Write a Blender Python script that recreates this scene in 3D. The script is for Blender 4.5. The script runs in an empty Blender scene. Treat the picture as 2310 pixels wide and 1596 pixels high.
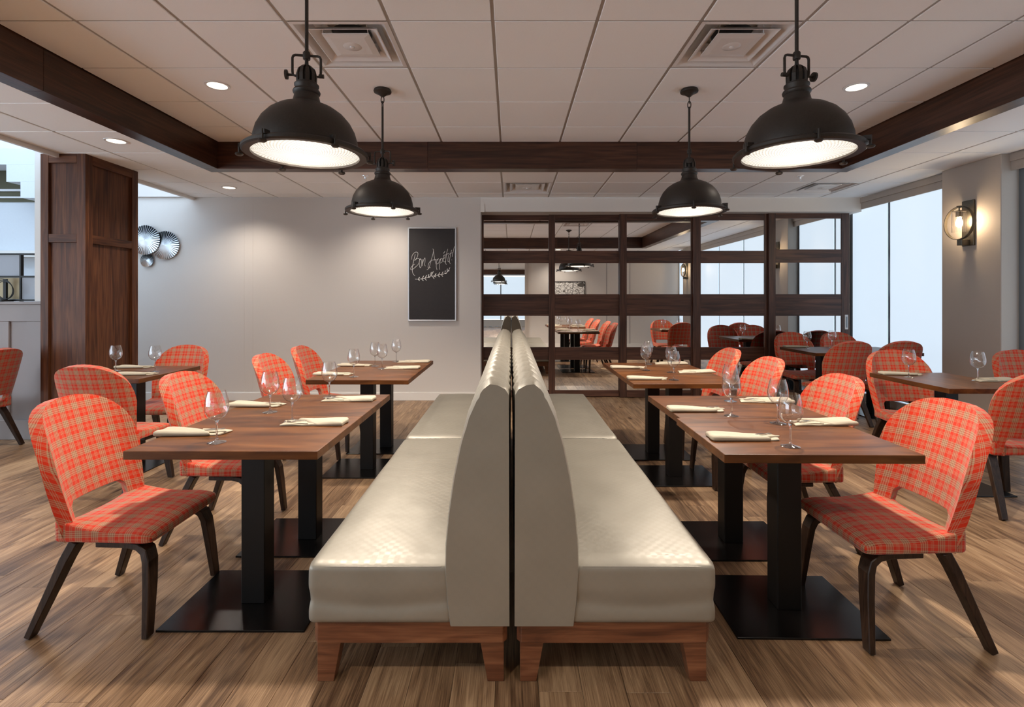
import bpy, bmesh, math, random
from mathutils import Vector, Matrix
R = math.radians
PI = math.pi
random.seed(7)
sc = bpy.context.scene
COL = sc.collection

# ------------------------------------------------------------------ camera
F_PX, VPX, VPY, CAMZ = 1159.0, 1153.0, 677.0, 1.36
cam_d = bpy.data.cameras.new('camera')
cam = bpy.data.objects.new('camera', cam_d)
COL.objects.link(cam)
cam.location = (0, 0, CAMZ)
cam.rotation_euler = (R(90), 0, 0)
cam_d.sensor_fit = 'HORIZONTAL'
cam_d.sensor_width = 36.0
cam_d.lens = 36.0 * F_PX / 2310.0
cam_d.shift_x = (1155.0 - VPX) / 2310.0
cam_d.shift_y = -(798.0 - VPY) / 2310.0
cam_d.clip_start = 0.05
sc.camera = cam

# ------------------------------------------------------------------ world, exposure
world = bpy.data.worlds.new('world')
sc.world = world
world.use_nodes = True
bg = world.node_tree.nodes['Background']
bg.inputs[0].default_value = (0.60, 0.78, 1.0, 1)
bg.inputs[1].default_value = 1.6
sc.view_settings.view_transform = 'Standard'
sc.view_settings.look = 'None'
sc.view_settings.gamma = 1.0
sc.view_settings.use_curve_mapping = False
sc.view_settings.exposure = 1.44
sc.cycles.max_bounces = 8
sc.cycles.diffuse_bounces = 4
sc.cycles.glossy_bounces = 4
sc.cycles.use_adaptive_sampling = True
sc.cycles.adaptive_threshold = 0.09
sc.cycles.transmission_bounces = 8
sc.cycles.transparent_max_bounces = 12
sc.cycles.sample_clamp_indirect = 4.0
sc.cycles.caustics_reflective = False
sc.cycles.caustics_refractive = False

PENDANT_W = 92.0      # watts of each pendant lamp
DOWN_W = 35.0         # watts of each recessed downlight
SCONCE_E = 95.0        # bulb brightness of the wall lamps
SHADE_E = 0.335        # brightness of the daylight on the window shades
WARM = (1.0, 0.72, 0.46)
WARM2 = (1.0, 0.90, 0.79)

# ------------------------------------------------------------------ material helpers
def new_mat(name):
    m = bpy.data.materials.new(name)
    m.use_nodes = True
    nt = m.node_tree
    b = nt.nodes['Principled BSDF']
    return m, nt, b

def nd(nt, t, **kw):
    n = nt.nodes.new(t)
    for k, v in kw.items():
        setattr(n, k, v)
    return n

def math_n(nt, op, a=None, b=None):
    n = nd(nt, 'ShaderNodeMath', operation=op)
    for i, v in enumerate((a, b)):
        if v is None: continue
        if isinstance(v, (int, float)): n.inputs[i].default_value = v
        else: nt.links.new(v, n.inputs[i])
    return n.outputs[0]

def mix_c(nt, fac, a, b, mode='MIX'):
    n = nd(nt, 'ShaderNodeMix', data_type='RGBA', blend_type=mode)
    for sock, v in ((n.inputs[0], fac), (n.inputs[6], a), (n.inputs[7], b)):
        if isinstance(v, (int, float)): sock.default_value = v
        elif isinstance(v, tuple): sock.default_value = (*v, 1) if len(v) == 3 else v
        else: nt.links.new(v, sock)
    return n.outputs[2]

def plain(name, col, rough=0.6, metal=0.0, noise=0.0, nscale=40.0, bump=0.0, bscale=200.0, spec=0.5):
    m, nt, b = new_mat(name)
    b.inputs['Roughness'].default_value = rough
    b.inputs['Metallic'].default_value = metal
    b.inputs['Specular IOR Level'].default_value = spec
    b.inputs['Base Color'].default_value = (*col, 1)
    tc = nd(nt, 'ShaderNodeTexCoord')
    if noise > 0:
        n = nd(nt, 'ShaderNodeTexNoise')
        n.inputs['Scale'].default_value = nscale
        n.inputs['Detail'].default_value = 4
        nt.links.new(tc.outputs['Object'], n.inputs['Vector'])
        lo = tuple(c * (1 - noise) for c in col); hi = tuple(min(1, c * (1 + noise)) for c in col)
        nt.links.new(mix_c(nt, n.outputs['Fac'], lo, hi), b.inputs['Base Color'])
    if bump > 0:
        n2 = nd(nt, 'ShaderNodeTexNoise')
        n2.inputs['Scale'].default_value = bscale
        n2.inputs['Detail'].default_value = 2
        nt.links.new(tc.outputs['Object'], n2.inputs['Vector'])
        bp = nd(nt, 'ShaderNodeBump')
        bp.inputs['Strength'].default_value = bump
        bp.inputs['Distance'].default_value = 0.002
        nt.links.new(n2.outputs['Fac'], bp.inputs['Height'])
        nt.links.new(bp.outputs[0], b.inputs['Normal'])
    return m

def emis(name, col, strength):
    m, nt, b = new_mat(name)
    b.inputs['Base Color'].default_value = (0.6, 0.6, 0.6, 1)
    b.inputs['Emission Color'].default_value = (*col, 1)
    b.inputs['Emission Strength'].default_value = strength
    b.inputs['Roughness'].default_value = 0.6
    return m

def wood(name, dark, mid, light, axis=0, scale=1.0, rough=0.4, island=False, vary=0.25, stretch=14.0, streak=1.0, spec=0.5, knots=False, w1=1.0, fine=1.0):
    m, nt, b = new_mat(name)
    L = nt.links.new
    tc = nd(nt, 'ShaderNodeTexCoord')
    if island:
        g = nd(nt, 'ShaderNodeNewGeometry'); rnd = g.outputs['Random Per Island']
    else:
        oi = nd(nt, 'ShaderNodeObjectInfo'); rnd = oi.outputs['Random']
    off = nd(nt, 'ShaderNodeVectorMath', operation='ADD')
    L(tc.outputs['Object'], off.inputs[0])
    cmb = nd(nt, 'ShaderNodeCombineXYZ')
    r1 = math_n(nt, 'MULTIPLY', rnd, 37.0)
    r2 = math_n(nt, 'MULTIPLY', rnd, 91.0)
    L(r1, cmb.inputs[0]); L(r2, cmb.inputs[1]); L(r1, cmb.inputs[2])
    L(cmb.outputs[0], off.inputs[1])
    mp = nd(nt, 'ShaderNodeMapping')
    s = [stretch * scale] * 3; s[axis] = scale * 0.9
    mp.inputs['Scale'].default_value = s
    L(off.outputs[0], mp.inputs['Vector'])
    n1 = nd(nt, 'ShaderNodeTexNoise'); n1.inputs['Scale'].default_value = 1.2; n1.inputs['Detail'].default_value = 5; n1.inputs['Distortion'].default_value = 1.2
    L(mp.outputs[0], n1.inputs['Vector'])
    mp2 = nd(nt, 'ShaderNodeMapping')
    s2 = [stretch * scale * 9 * fine] * 3; s2[axis] = scale * 2.5
    mp2.inputs['Scale'].default_value = s2
    L(off.outputs[0], mp2.inputs['Vector'])
    n2 = nd(nt, 'ShaderNodeTexNoise'); n2.inputs['Scale'].default_value = 1.0; n2.inputs['Detail'].default_value = 3
    L(mp2.outputs[0], n2.inputs['Vector'])
    a = math_n(nt, 'MULTIPLY', n2.outputs['Fac'], 0.45 * streak)
    f = math_n(nt, 'ADD', math_n(nt, 'MULTIPLY', math_n(nt, 'SUBTRACT', n1.outputs['Fac'], 0.5), w1), math_n(nt, 'ADD', a, 0.5))
    f = math_n(nt, 'SUBTRACT', f, 0.225 * streak)
    rv = math_n(nt, 'SUBTRACT', rnd, 0.5)
    f = math_n(nt, 'ADD', f, math_n(nt, 'MULTIPLY', rv, vary))
    ramp = nd(nt, 'ShaderNodeValToRGB')
    e = ramp.color_ramp.elements
    e[0].position = 0.28; e[0].color = (*dark, 1)
    e[1].position = 0.74; e[1].color = (*light, 1)
    e3 = ramp.color_ramp.elements.new(0.5); e3.color = (*mid, 1)
    L(f, ramp.inputs[0])
    out = ramp.outputs[0]
    if knots:
        mp3 = nd(nt, 'ShaderNodeMapping')
        s3 = [7.0] * 3; s3[axis] = 2.2
        mp3.inputs['Scale'].default_value = s3
        L(off.outputs[0], mp3.inputs['Vector'])
        vo = nd(nt, 'ShaderNodeTexVoronoi'); vo.inputs['Scale'].default_value = 0.8
        L(mp3.outputs[0], vo.inputs['Vector'])
        kr = nd(nt, 'ShaderNodeValToRGB')
        kr.color_ramp.elements[0].position = 0.03; kr.color_ramp.elements[0].color = (0.25, 0.2, 0.18, 1)
        kr.color_ramp.elements[1].position = 0.14; kr.color_ramp.elements[1].color = (1, 1, 1, 1)
        L(vo.outputs['Distance'], kr.inputs[0])
        out = mix_c(nt, 1.0, out, kr.outputs[0], 'MULTIPLY')
    L(out, b.inputs['Base Color'])
    b.inputs['Roughness'].default_value = rough
    b.inputs['Specular IOR Level'].default_value = spec
    bp = nd(nt, 'ShaderNodeBump'); bp.inputs['Strength'].default_value = 0.12; bp.inputs['Distance'].default_value = 0.001
    L(n2.outputs['Fac'], bp.inputs['Height']); L(bp.outputs[0], b.inputs['Normal'])
    return m

def plaid_mat():
    m, nt, b = new_mat('plaid_fabric')
    L = nt.links.new
    uv = nd(nt, 'ShaderNodeUVMap'); uv.uv_map = 'UVMap'
    sep = nd(nt, 'ShaderNodeSeparateXYZ'); L(uv.outputs[0], sep.inputs[0])
    red = (0.52, 0.025, 0.005); cream = (0.38, 0.235, 0.135); dk = (0.23, 0.012, 0.006)
    bands = [(0.0, cream), (0.06, dk), (0.095, cream), (0.19, dk), (0.225, cream), (0.32, dk), (0.355, cream), (0.415, red),
             (0.60, red), (0.655, cream), (0.68, red), (0.725, cream), (0.75, red), (0.795, cream), (0.82, red)]
    outs = []
    for k in range(2):
        fr = math_n(nt, 'FRACT', math_n(nt, 'MULTIPLY', math_n(nt, 'ADD', sep.outputs[k], 10.0), 1 / 0.069))
        rp = nd(nt, 'ShaderNodeValToRGB'); rp.color_ramp.interpolation = 'CONSTANT'
        els = rp.color_ramp.elements
        els[0].position = 0; els[0].color = (*bands[0][1], 1)
        els[1].position = bands[1][0]; els[1].color = (*bands[1][1], 1)
        for p, c in bands[2:]:
            e = els.new(p); e.color = (*c, 1)
        L(fr, rp.inputs[0]); outs.append(rp.outputs[0])
    c = mix_c(nt, 0.5, outs[0], outs[1])
    n = nd(nt, 'ShaderNodeTexNoise'); n.inputs['Scale'].default_value = 900
    L(uv.outputs[0], n.inputs['Vector'])
    c = mix_c(nt, 0.25, c, n.outputs['Color'], 'OVERLAY')
    L(c, b.inputs['Base Color'])
    b.inputs['Roughness'].default_value = 0.85
    b.inputs['Specular IOR Level'].default_value = 0.2
    b.inputs['Sheen Weight'].default_value = 0.15
    bp = nd(nt, 'ShaderNodeBump'); bp.inputs['Strength'].default_value = 0.15; bp.inputs['Distance'].default_value = 0.0006
    L(n.outputs['Fac'], bp.inputs['Height']); L(bp.outputs[0], b.inputs['Normal'])
    return m

def vinyl_mat():
    m, nt, b = new_mat('silver_vinyl')
    L = nt.links.new
    tc = nd(nt, 'ShaderNodeTexCoord')
    ck = nd(nt, 'ShaderNodeTexChecker'); ck.inputs['Scale'].default_value = 48
    L(tc.outputs['Object'], ck.inputs['Vector'])
    n = nd(nt, 'ShaderNodeTexNoise'); n.inputs['Scale'].default_value = 6; n.inputs['Detail'].default_value = 3
    L(tc.outputs['Object'], n.inputs['Vector'])
    c = mix_c(nt, n.outputs['Fac'], (0.240, 0.218, 0.176), (0.308, 0.279, 0.228))
    L(c, b.inputs['Base Color'])
    rr = math_n(nt, 'ADD', math_n(nt, 'MULTIPLY', ck.outputs['Fac'], 0.06), 0.43)
    L(rr, b.inputs['Roughness'])
    b.inputs['Metallic'].default_value = 0.35
    n2 = nd(nt, 'ShaderNodeTexNoise'); n2.inputs['Scale'].default_value = 420
    L(tc.outputs['Object'], n2.inputs['Vector'])
    bp = nd(nt, 'ShaderNodeBump'); bp.inputs['Strength'].default_value = 0.10; bp.inputs['Distance'].default_value = 0.001
    L(n2.outputs['Fac'], bp.inputs['Height'])
    n3 = nd(nt, 'ShaderNodeTexNoise'); n3.inputs['Scale'].default_value = 9; n3.inputs['Detail'].default_value = 1
    L(tc.outputs['Object'], n3.inputs['Vector'])
    bp2 = nd(nt, 'ShaderNodeBump'); bp2.inputs['Strength'].default_value = 0.18; bp2.inputs['Distance'].default_value = 0.01
    L(n3.outputs['Fac'], bp2.inputs['Height']); L(bp.outputs[0], bp2.inputs['Normal'])
    L(bp2.outputs[0], b.inputs['Normal'])
    return m

def thin_glass(name, tint=(1, 1, 1), refl=1.0):
    m, nt, b = new_mat(name)
    nt.nodes.remove(b)
    out = [n for n in nt.nodes if n.type == 'OUTPUT_MATERIAL'][0]
    tr = nd(nt, 'ShaderNodeBsdfTransparent'); tr.inputs[0].default_value = (*tint, 1)
    gl = nd(nt, 'ShaderNodeBsdfGlossy'); gl.inputs['Roughness'].default_value = 0.0
    lw = nd(nt, 'ShaderNodeLayerWeight'); lw.inputs['Blend'].default_value = 0.5
    mx = nd(nt, 'ShaderNodeMixShader')
    fz = math_n(nt, 'ADD', math_n(nt, 'MULTIPLY', math_n(nt, 'POWER', lw.outputs['Facing'], 3.5), 0.75), 0.085)
    nt.links.new(math_n(nt, 'MINIMUM', math_n(nt, 'MULTIPLY', fz, refl), 1.0), mx.inputs[0])
    nt.links.new(mix_c(nt, math_n(nt, 'POWER', lw.outputs['Facing'], 6.0), tint, (0.35, 0.35, 0.35)), tr.inputs[0])
    nt.links.new(tr.outputs[0], mx.inputs[1]); nt.links.new(gl.outputs[0], mx.inputs[2])
    nt.links.new(mx.outputs[0], out.inputs[0])
    return m

def lens_mat():
    m, nt, b = new_mat('prismatic_lens')
    L = nt.links.new
    tc = nd(nt, 'ShaderNodeTexCoord')
    sep = nd(nt, 'ShaderNodeSeparateXYZ'); L(tc.outputs['Object'], sep.inputs[0])
    x, y = sep.outputs[0], sep.outputs[1]
    r = math_n(nt, 'SQRT', math_n(nt, 'ADD', math_n(nt, 'MULTIPLY', x, x), math_n(nt, 'MULTIPLY', y, y)))
    ang = math_n(nt, 'ARCTAN2', y, x)
    s1 = math_n(nt, 'SINE', math_n(nt, 'MULTIPLY', r, 2 * PI / 0.017))
    s2 = math_n(nt, 'SINE', math_n(nt, 'MULTIPLY', ang, 60.0))
    p = math_n(nt, 'MULTIPLY', s1, s2)
    st = math_n(nt, 'ADD', math_n(nt, 'MULTIPLY', p, 0.55), 0.72)
    fall = math_n(nt, 'SUBTRACT', 1.25, math_n(nt, 'MULTIPLY', r, 1.8))
    L(math_n(nt, 'MULTIPLY', st, fall), b.inputs['Emission Strength'])
    b.inputs['Emission Color'].default_value = (1.0, 0.93, 0.80, 1)
    b.inputs['Base Color'].default_value = (0.8, 0.8, 0.8, 1)
    b.inputs['Roughness'].default_value = 0.15
    bp = nd(nt, 'ShaderNodeBump'); bp.inputs['Strength'].default_value = 0.5; bp.inputs['Distance'].default_value = 0.004
    L(p, bp.inputs['Height']); L(bp.outputs[0], b.inputs['Normal'])
    out = [n for n in nt.nodes if n.type == 'OUTPUT_MATERIAL'][0]
    tr = nd(nt, 'ShaderNodeBsdfTransparent'); mx = nd(nt, 'ShaderNodeMixShader'); mx.inputs[0].default_value = 0.45
    L(tr.outputs[0], mx.inputs[1]); L(b.outputs[0], mx.inputs[2]); L(mx.outputs[0], out.inputs[0])
    return m

def art_mat():
    m, nt, b = new_mat('abstract_line_print')
    L = nt.links.new
    tc = nd(nt, 'ShaderNodeTexCoord')
    acc = None
    for sc_, rot in ((9.0, 0.5), (16.0, 1.1)):
        mp = nd(nt, 'ShaderNodeMapping'); mp.inputs['Rotation'].default_value = (0, rot, 0)
        L(tc.outputs['Object'], mp.inputs['Vector'])
        v = nd(nt, 'ShaderNodeTexVoronoi', feature='DISTANCE_TO_EDGE'); v.inputs['Scale'].default_value = sc_
        L(mp.outputs[0], v.inputs['Vector'])
        s = math_n(nt, 'GREATER_THAN', v.outputs['Distance'], 0.035)
        acc = s if acc is None else math_n(nt, 'MULTIPLY', acc, s)
    L(mix_c(nt, acc, (0.09, 0.08, 0.07), (0.8, 0.78, 0.74)), b.inputs['Base Color'])
    b.inputs['Roughness'].default_value = 0.6
    return m

M = {}
M['wall'] = plain('wall_paint', (0.615, 0.57, 0.525), 0.75, noise=0.015, nscale=60, bump=0.08, bscale=160)
M['wall_white'] = plain('white_trim_paint', (0.72, 0.68, 0.63), 0.55)
M['taupe'] = plain('taupe_wall_paint', (0.44, 0.385, 0.335), 0.7, noise=0.02, nscale=50, bump=0.06)
M['cool_wall'] = plain('pale_grey_wall_paint', (0.62, 0.64, 0.66), 0.8, noise=0.03, nscale=30, bump=0.1)
M['olive'] = plain('olive_recess', (0.10, 0.09, 0.05), 0.8)
M['tile'] = plain('ceiling_tile', (0.92, 0.925, 0.93), 0.9, noise=0.04, nscale=220, bump=0.35, bscale=320)
M['tbar'] = plain('ceiling_grid_metal', (0.42, 0.39, 0.36), 0.5, metal=0.2)
M['plenum'] = plain('plenum_dark', (0.03, 0.03, 0.03), 0.9)
M['beam'] = wood('walnut_beam', (0.020, 0.007, 0.004), (0.050, 0.018, 0.009), (0.092, 0.036, 0.019), axis=0, scale=1.3, rough=0.33, vary=0.12)
M['beam_y'] = wood('walnut_beam_lengthwise', (0.020, 0.007, 0.004), (0.050, 0.018, 0.009), (0.092, 0.036, 0.019), axis=1, scale=1.3, rough=0.33, vary=0.12)
M['column'] = wood('walnut_column', (0.036, 0.0105, 0.0042), (0.088, 0.029, 0.0108), (0.155, 0.058, 0.023), axis=2, scale=1.3, rough=0.5, vary=0.12, spec=0.28)
M['column_x'] = wood('walnut_column_rail', (0.036, 0.0105, 0.0042), (0.088, 0.029, 0.0108), (0.155, 0.058, 0.023), axis=0, scale=1.3, rough=0.5, vary=0.12, spec=0.28)
M['column_y'] = wood('walnut_column_side_rail', (0.036, 0.0105, 0.0042), (0.088, 0.029, 0.0108), (0.155, 0.058, 0.023), axis=1, scale=1.3, rough=0.5, vary=0.12, spec=0.28)
M['door'] = wood('walnut_door', (0.030, 0.011, 0.0065), (0.072, 0.028, 0.016), (0.125, 0.053, 0.031), axis=2, scale=1.3, rough=0.42, vary=0.12, spec=0.45)
M['door_x'] = wood('walnut_door_rail', (0.030, 0.011, 0.0065), (0.072, 0.028, 0.016), (0.125, 0.053, 0.031), axis=0, scale=1.3, rough=0.42, vary=0.12, spec=0.45)
M['table'] = wood('walnut_tabletop', (0.036, 0.0108, 0.0024), (0.090, 0.029, 0.0066), (0.155, 0.056, 0.0145), axis=0, scale=2.2, rough=0.36, vary=0.05, stretch=4, streak=0.4, spec=0.26, w1=0.9)
M['plinth'] = wood('cherry_plinth', (0.07, 0.022, 0.010), (0.15, 0.052, 0.022), (0.25, 0.10, 0.045), axis=0, scale=2.0, rough=0.35, vary=0.1, stretch=7)
M['floor'] = wood('oak_plank', (0.095, 0.049, 0.023), (0.26, 0.154, 0.081), (0.44, 0.287, 0.162), axis=1, scale=2.2, rough=0.42, vary=0.22, stretch=8, streak=1.5, knots=True, w1=0.7, fine=1.9)
M['floor_isl'] = wood('oak_plank_far', (0.095, 0.049, 0.023), (0.26, 0.154, 0.081), (0.44, 0.287, 0.162), axis=1, scale=2.2, rough=0.42, island=True, vary=0.22, stretch=8, streak=1.5, knots=True, w1=0.7, fine=1.9)
M['gap'] = plain('floor_joint', (0.02, 0.014, 0.01), 0.9)
M['chairleg'] = wood('dark_stained_ply', (0.011, 0.0055, 0.003), (0.026, 0.0125, 0.007), (0.048, 0.024, 0.013), axis=2, scale=3, rough=0.42, vary=0.05, spec=0.3)
M['black'] = plain('black_powder_coat', (0.0045, 0.0035, 0.003), 0.45, spec=0.3)
M['blackplate'] = plain('black_steel_plate', (0.005, 0.004, 0.0036), 0.24, spec=0.35)
M['bronze'] = plain('oil_rubbed_bronze', (0.042, 0.034, 0.028), 0.5, metal=0.5, noise=0.25, nscale=120, bump=0.05, bscale=500)
M['iron'] = plain('sconce_iron', (0.10, 0.085, 0.065), 0.38, metal=0.8, noise=0.2, nscale=90)
M['plaid'] = plaid_mat()
M['vinyl'] = vinyl_mat()
M['welt'] = plain('vinyl_welt', (0.28, 0.26, 0.22), 0.4, metal=0.3)
M['mirror'] = plain('silvered_mirror', (0.90, 0.90, 0.89), 0.0, metal=1.0)
M['napkin'] = plain('cream_linen', (0.39, 0.34, 0.255), 0.85, noise=0.04, nscale=200, bump=0.25, bscale=700)
M['steel'] = plain('polished_steel', (0.62, 0.60, 0.57), 0.18, metal=1.0)
M['bowl'] = thin_glass('wine_glass_bowl', refl=1.9)
g, gnt, gb = new_mat('solid_glass'); gb.inputs['Transmission Weight'].default_value = 1.0; gb.inputs['Roughness'].default_value = 0.0; gb.inputs['IOR'].default_value = 1.45
M['glass'] = g
M['pane'] = thin_glass('window_glass', (0.93, 0.97, 1.0))
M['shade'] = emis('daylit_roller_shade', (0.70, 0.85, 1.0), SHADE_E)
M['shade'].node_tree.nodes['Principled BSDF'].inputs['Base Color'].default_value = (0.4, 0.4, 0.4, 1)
M['fill_shade'] = emis('added_fill_shade', (0.72, 0.86, 1.0), SHADE_E * 6.2)  # stronger glow for the added left windows, lifts the ceiling
M['valance'] = plain('shade_valance', (0.42, 0.36, 0.31), 0.55)
M['frame_al'] = plain('window_frame', (0.20, 0.22, 0.24), 0.4, metal=0.5)
M['lens'] = lens_mat()
M['downlens'] = emis('downlight_lens', (1.0, 0.86, 0.66), 1.2)
M['bulb'] = emis('bulb', (1.0, 0.74, 0.46), SCONCE_E)
M['chrome'] = plain('satin_silver', (0.80, 0.81, 0.82), 0.36, metal=1.0)
M['white_metal'] = plain('white_enamel', (0.72, 0.70, 0.69), 0.3)
M['duct'] = plain('dark_duct', (0.012, 0.012, 0.013), 0.5)
M['board'] = plain('chalkboard_black', (0.018, 0.013, 0.012), 0.55, noise=0.3, nscale=25)
M['chalk'] = plain('chalk_white', (0.80, 0.78, 0.75), 0.9)
M['art'] = art_mat()
M['grey_panel'] = plain('grey_wainscot_paint', (0.30, 0.27, 0.265), 0.6)
M['blue_panel'] = plain('slate_blue_panel', (0.36, 0.39, 0.44), 0.6)
M['amber'] = plain('amber_panel', (0.45, 0.36, 0.2), 0.5)

# ------------------------------------------------------------------ mesh helpers
class MB:
    """collects faces of one mesh"""
    def __init__(self): self.v = []; self.f = []
    def add(self, vs, fs):
        o = len(self.v); self.v += [tuple(p) for p in vs]; self.f += [tuple(i + o for i in f) for f in fs]; return self
    def box(self, x0, x1, y0, y1, z0, z1):
        vs = [(x, y, z) for z in (z0, z1) for y in (y0, y1) for x in (x0, x1)]
        return self.add(vs, [(0, 2, 3, 1), (4, 5, 7, 6), (0, 1, 5, 4), (2, 6, 7, 3), (0, 4, 6, 2), (1, 3, 7, 5)])
    def lathe(self, prof, n=32, c=(0, 0, 0), axis='z', cap=True):
        vs = []
        for r, z in prof:
            for i in range(n):
                a = 2 * PI * i / n
                p = (r * math.cos(a), r * math.sin(a), z)
                if axis == 'x': p = (p[2], p[0], p[1])
                if axis == 'y': p = (p[1], p[2], p[0])
                vs.append((p[0] + c[0], p[1] + c[1], p[2] + c[2]))
        fs = []
        for k in range(len(prof) - 1):
            for i in range(n):
                j = (i + 1) % n
                fs.append((k * n + i, k * n + j, (k + 1) * n + j, (k + 1) * n + i))
        if cap:
            if prof[0][0] > 1e-5: fs.append(tuple(range(n - 1, -1, -1)))
            if prof[-1][0] > 1e-5: fs.append(tuple((len(prof) - 1) * n + i for i in range(n)))
        return self.add(vs, fs)
    def tube(self, pts, r, n=8, closed=False):
        pts = [Vector(p) for p in pts]; m = len(pts); vs = []; up = None
        for k, p in enumerate(pts):
            a = pts[(k - 1) % m] if (closed or k > 0) else p
            b = pts[(k + 1) % m] if (closed or k < m - 1) else p
            t = (b - a).normalized()
            if up is None:
                up = Vector((0, 0, 1)) if abs(t.z) < 0.9 else Vector((1, 0, 0))
            u = (up - t * up.dot(t)).normalized(); w = t.cross(u); up = u
            rr = r[k] if isinstance(r, (list, tuple)) else r
            for i in range(n):
                an = 2 * PI * i / n
                vs.append(p + u * math.cos(an) * rr + w * math.sin(an) * rr)
        fs = []
        for k in range(m if closed else m - 1):
            for i in range(n):
                j = (i + 1) % n; k2 = (k + 1) % m
                fs.append((k * n + i, k * n + j, k2 * n + j, k2 * n + i))
        if not closed:
            fs.append(tuple(range(n - 1, -1, -1))); fs.append(tuple((m - 1) * n + i for i in range(n)))
        return self.add(vs, fs)
    def prism(self, poly, y0, y1):
        """poly in (x,z), swept along y"""
        n = len(poly)
        vs = [(x, y0, z) for x, z in poly] + [(x, y1, z) for x, z in poly]
        fs = [(i, (i + 1) % n, n + (i + 1) % n, n + i) for i in range(n)]
        fs += [tuple(range(n - 1, -1, -1)), tuple(range(n, 2 * n))]
        return self.add(vs, fs)
    def sweep(self, path, wid, thk, lat=(0, 1, 0)):
        """rectangular section along a path; wid along lat vector, thk across"""
        pts = [Vector(p) for p in path]; lat = Vector(lat).normalized(); vs = []; m = len(pts)
        for k, p in enumerate(pts):
            t = (pts[min(k + 1, m - 1)] - pts[max(k - 1, 0)]).normalized()
            nrm = t.cross(lat).normalized()
            w = wid[k] if isinstance(wid, (list, tuple)) else wid
            h = thk[k] if isinstance(thk, (list, tuple)) else thk
            for a, b_ in ((-1, -1), (1, -1), (1, 1), (-1, 1)):
                vs.append(p + lat * (a * w / 2) + nrm * (b_ * h / 2))
        fs = []
        for k in range(m - 1):
            for i in range(4):
                j = (i + 1) % 4
                fs.append((k * 4 + i, k * 4 + j, k * 4 + 4 + j, k * 4 + 4 + i))
        fs += [(3, 2, 1, 0), tuple((m - 1) * 4 + i for i in range(4))]
        return self.add(vs, fs)
    def mesh(self, name, mat, smooth=False, bevel=0.0, seg=1, angle=40):
        me = bpy.data.meshes.new(name)
        me.from_pydata(self.v, [], self.f)
        bm = bmesh.new(); bm.from_mesh(me)
        bmesh.ops.recalc_face_normals(bm, faces=bm.faces)
        if bevel > 0:
            es = [e for e in bm.edges if len(e.link_faces) == 2 and e.calc_face_angle(0) > R(25)]
            bmesh.ops.bevel(bm, geom=es, offset=bevel, segments=seg, profile=0.5, affect='EDGES', clamp_overlap=True)
        bm.to_mesh(me); bm.free()
        if smooth:
            for p in me.polygons: p.use_smooth = True
            me.set_sharp_from_angle(angle=R(angle))
        me.materials.append(mat)
        return me

def obj(name, me, parent=None, loc=(0, 0, 0), rz=0.0):
    o = bpy.data.objects.new(name, me)
    COL.objects.link(o)
    o.location = loc; o.rotation_euler = (0, 0, rz)
    if parent is not None: o.parent = parent
    return o

def part(name, mb, mat, parent=None, loc=(0, 0, 0), **kw):
    return obj(name, mb.mesh(name, mat, **kw), parent, loc)

def tag(o, label, cat, group=None):
    o['label'] = label; o['category'] = cat
    if group: o['group'] = group
    return o

def thing(name, label, cat, loc=(0, 0, 0), rz=0.0, group=None):
    return tag(obj(name, None, None, loc, rz), label, cat, group)

def struct(o, label=None):
    o['kind'] = 'structure'
    if label: o['label'] = label
    return o

def copy_tree(root, loc=None, rz=None, label=None, parent=None):
    c = root.copy(); COL.objects.link(c)
    if parent is not None: c.parent = parent
    if loc is not None: c.location = loc
    if rz is not None: c.rotation_euler = (0, 0, rz)
    if label: c['label'] = label
    for ch in list(root.children):
        copy_tree(ch, parent=c)
    return c

def box(name, x0, x1, y0, y1, z0, z1, mat, parent=None, bevel=0.0):
    return part(name, MB().box(x0, x1, y0, y1, z0, z1), mat, parent, bevel=bevel)

def soft_mesh(name, lx, ly, lz, r, mat, cuts=10, top=0.0, side=0.0, fn=None, uvfn=None):
    """rounded cushion: centred in x,y, standing on z=0"""
    bm = bmesh.new()
    bmesh.ops.create_cube(bm, size=2.0)
    bmesh.ops.subdivide_edges(bm, edges=bm.edges[:], cuts=cuts, use_grid_fill=True)
    h = Vector((lx / 2, ly / 2, lz / 2))
    for v in bm.verts:
        p = v.co.copy()
        # concentrate vertices near the edges
        q = Vector([math.copysign(abs(c) ** 0.6, c) if abs(c) < 0.999 else c for c in p])
        w = Vector((q.x * h.x, q.y * h.y, q.z * h.z))
        inner = Vector([max(-(h[i] - r), min(h[i] - r, w[i])) for i in range(3)])
        d = w - inner
        if d.length > 1e-7:
            w = inner + d.normalized() * min(r, max(abs(d.x), abs(d.y), abs(d.z)))
        kx, ky, kz = 1 - q.x ** 2, 1 - q.y ** 2, 1 - q.z ** 2
        if q.z > 0: w.z += top * kx ** 0.6 * ky ** 0.6 * q.z
        w.x += math.copysign(side, q.x) * (abs(q.x) ** 4) * kz * (0.4 + 0.6 * ky) if side else 0
        w.y += math.copysign(side, q.y) * (abs(q.y) ** 4) * kz * (0.4 + 0.6 * kx) if side else 0
        w.z += h.z
        if fn: w = Vector(fn(w))
        v.co = w
    bmesh.ops.recalc_face_normals(bm, faces=bm.faces)
    if uvfn:
        ul = bm.loops.layers.uv.new('UVMap')
        for f in bm.faces:
            for l in f.loops: l[ul].uv = uvfn(l.vert.co, f.normal)
    me = bpy.data.meshes.new(name); bm.to_mesh(me); bm.free()
    for p in me.polygons: p.use_smooth = True
    me.materials.append(mat)
    return me

def px(x, y, Y):
    return ((x - VPX) * Y / F_PX, Y, CAMZ - (y - VPY) * Y / F_PX)

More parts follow.
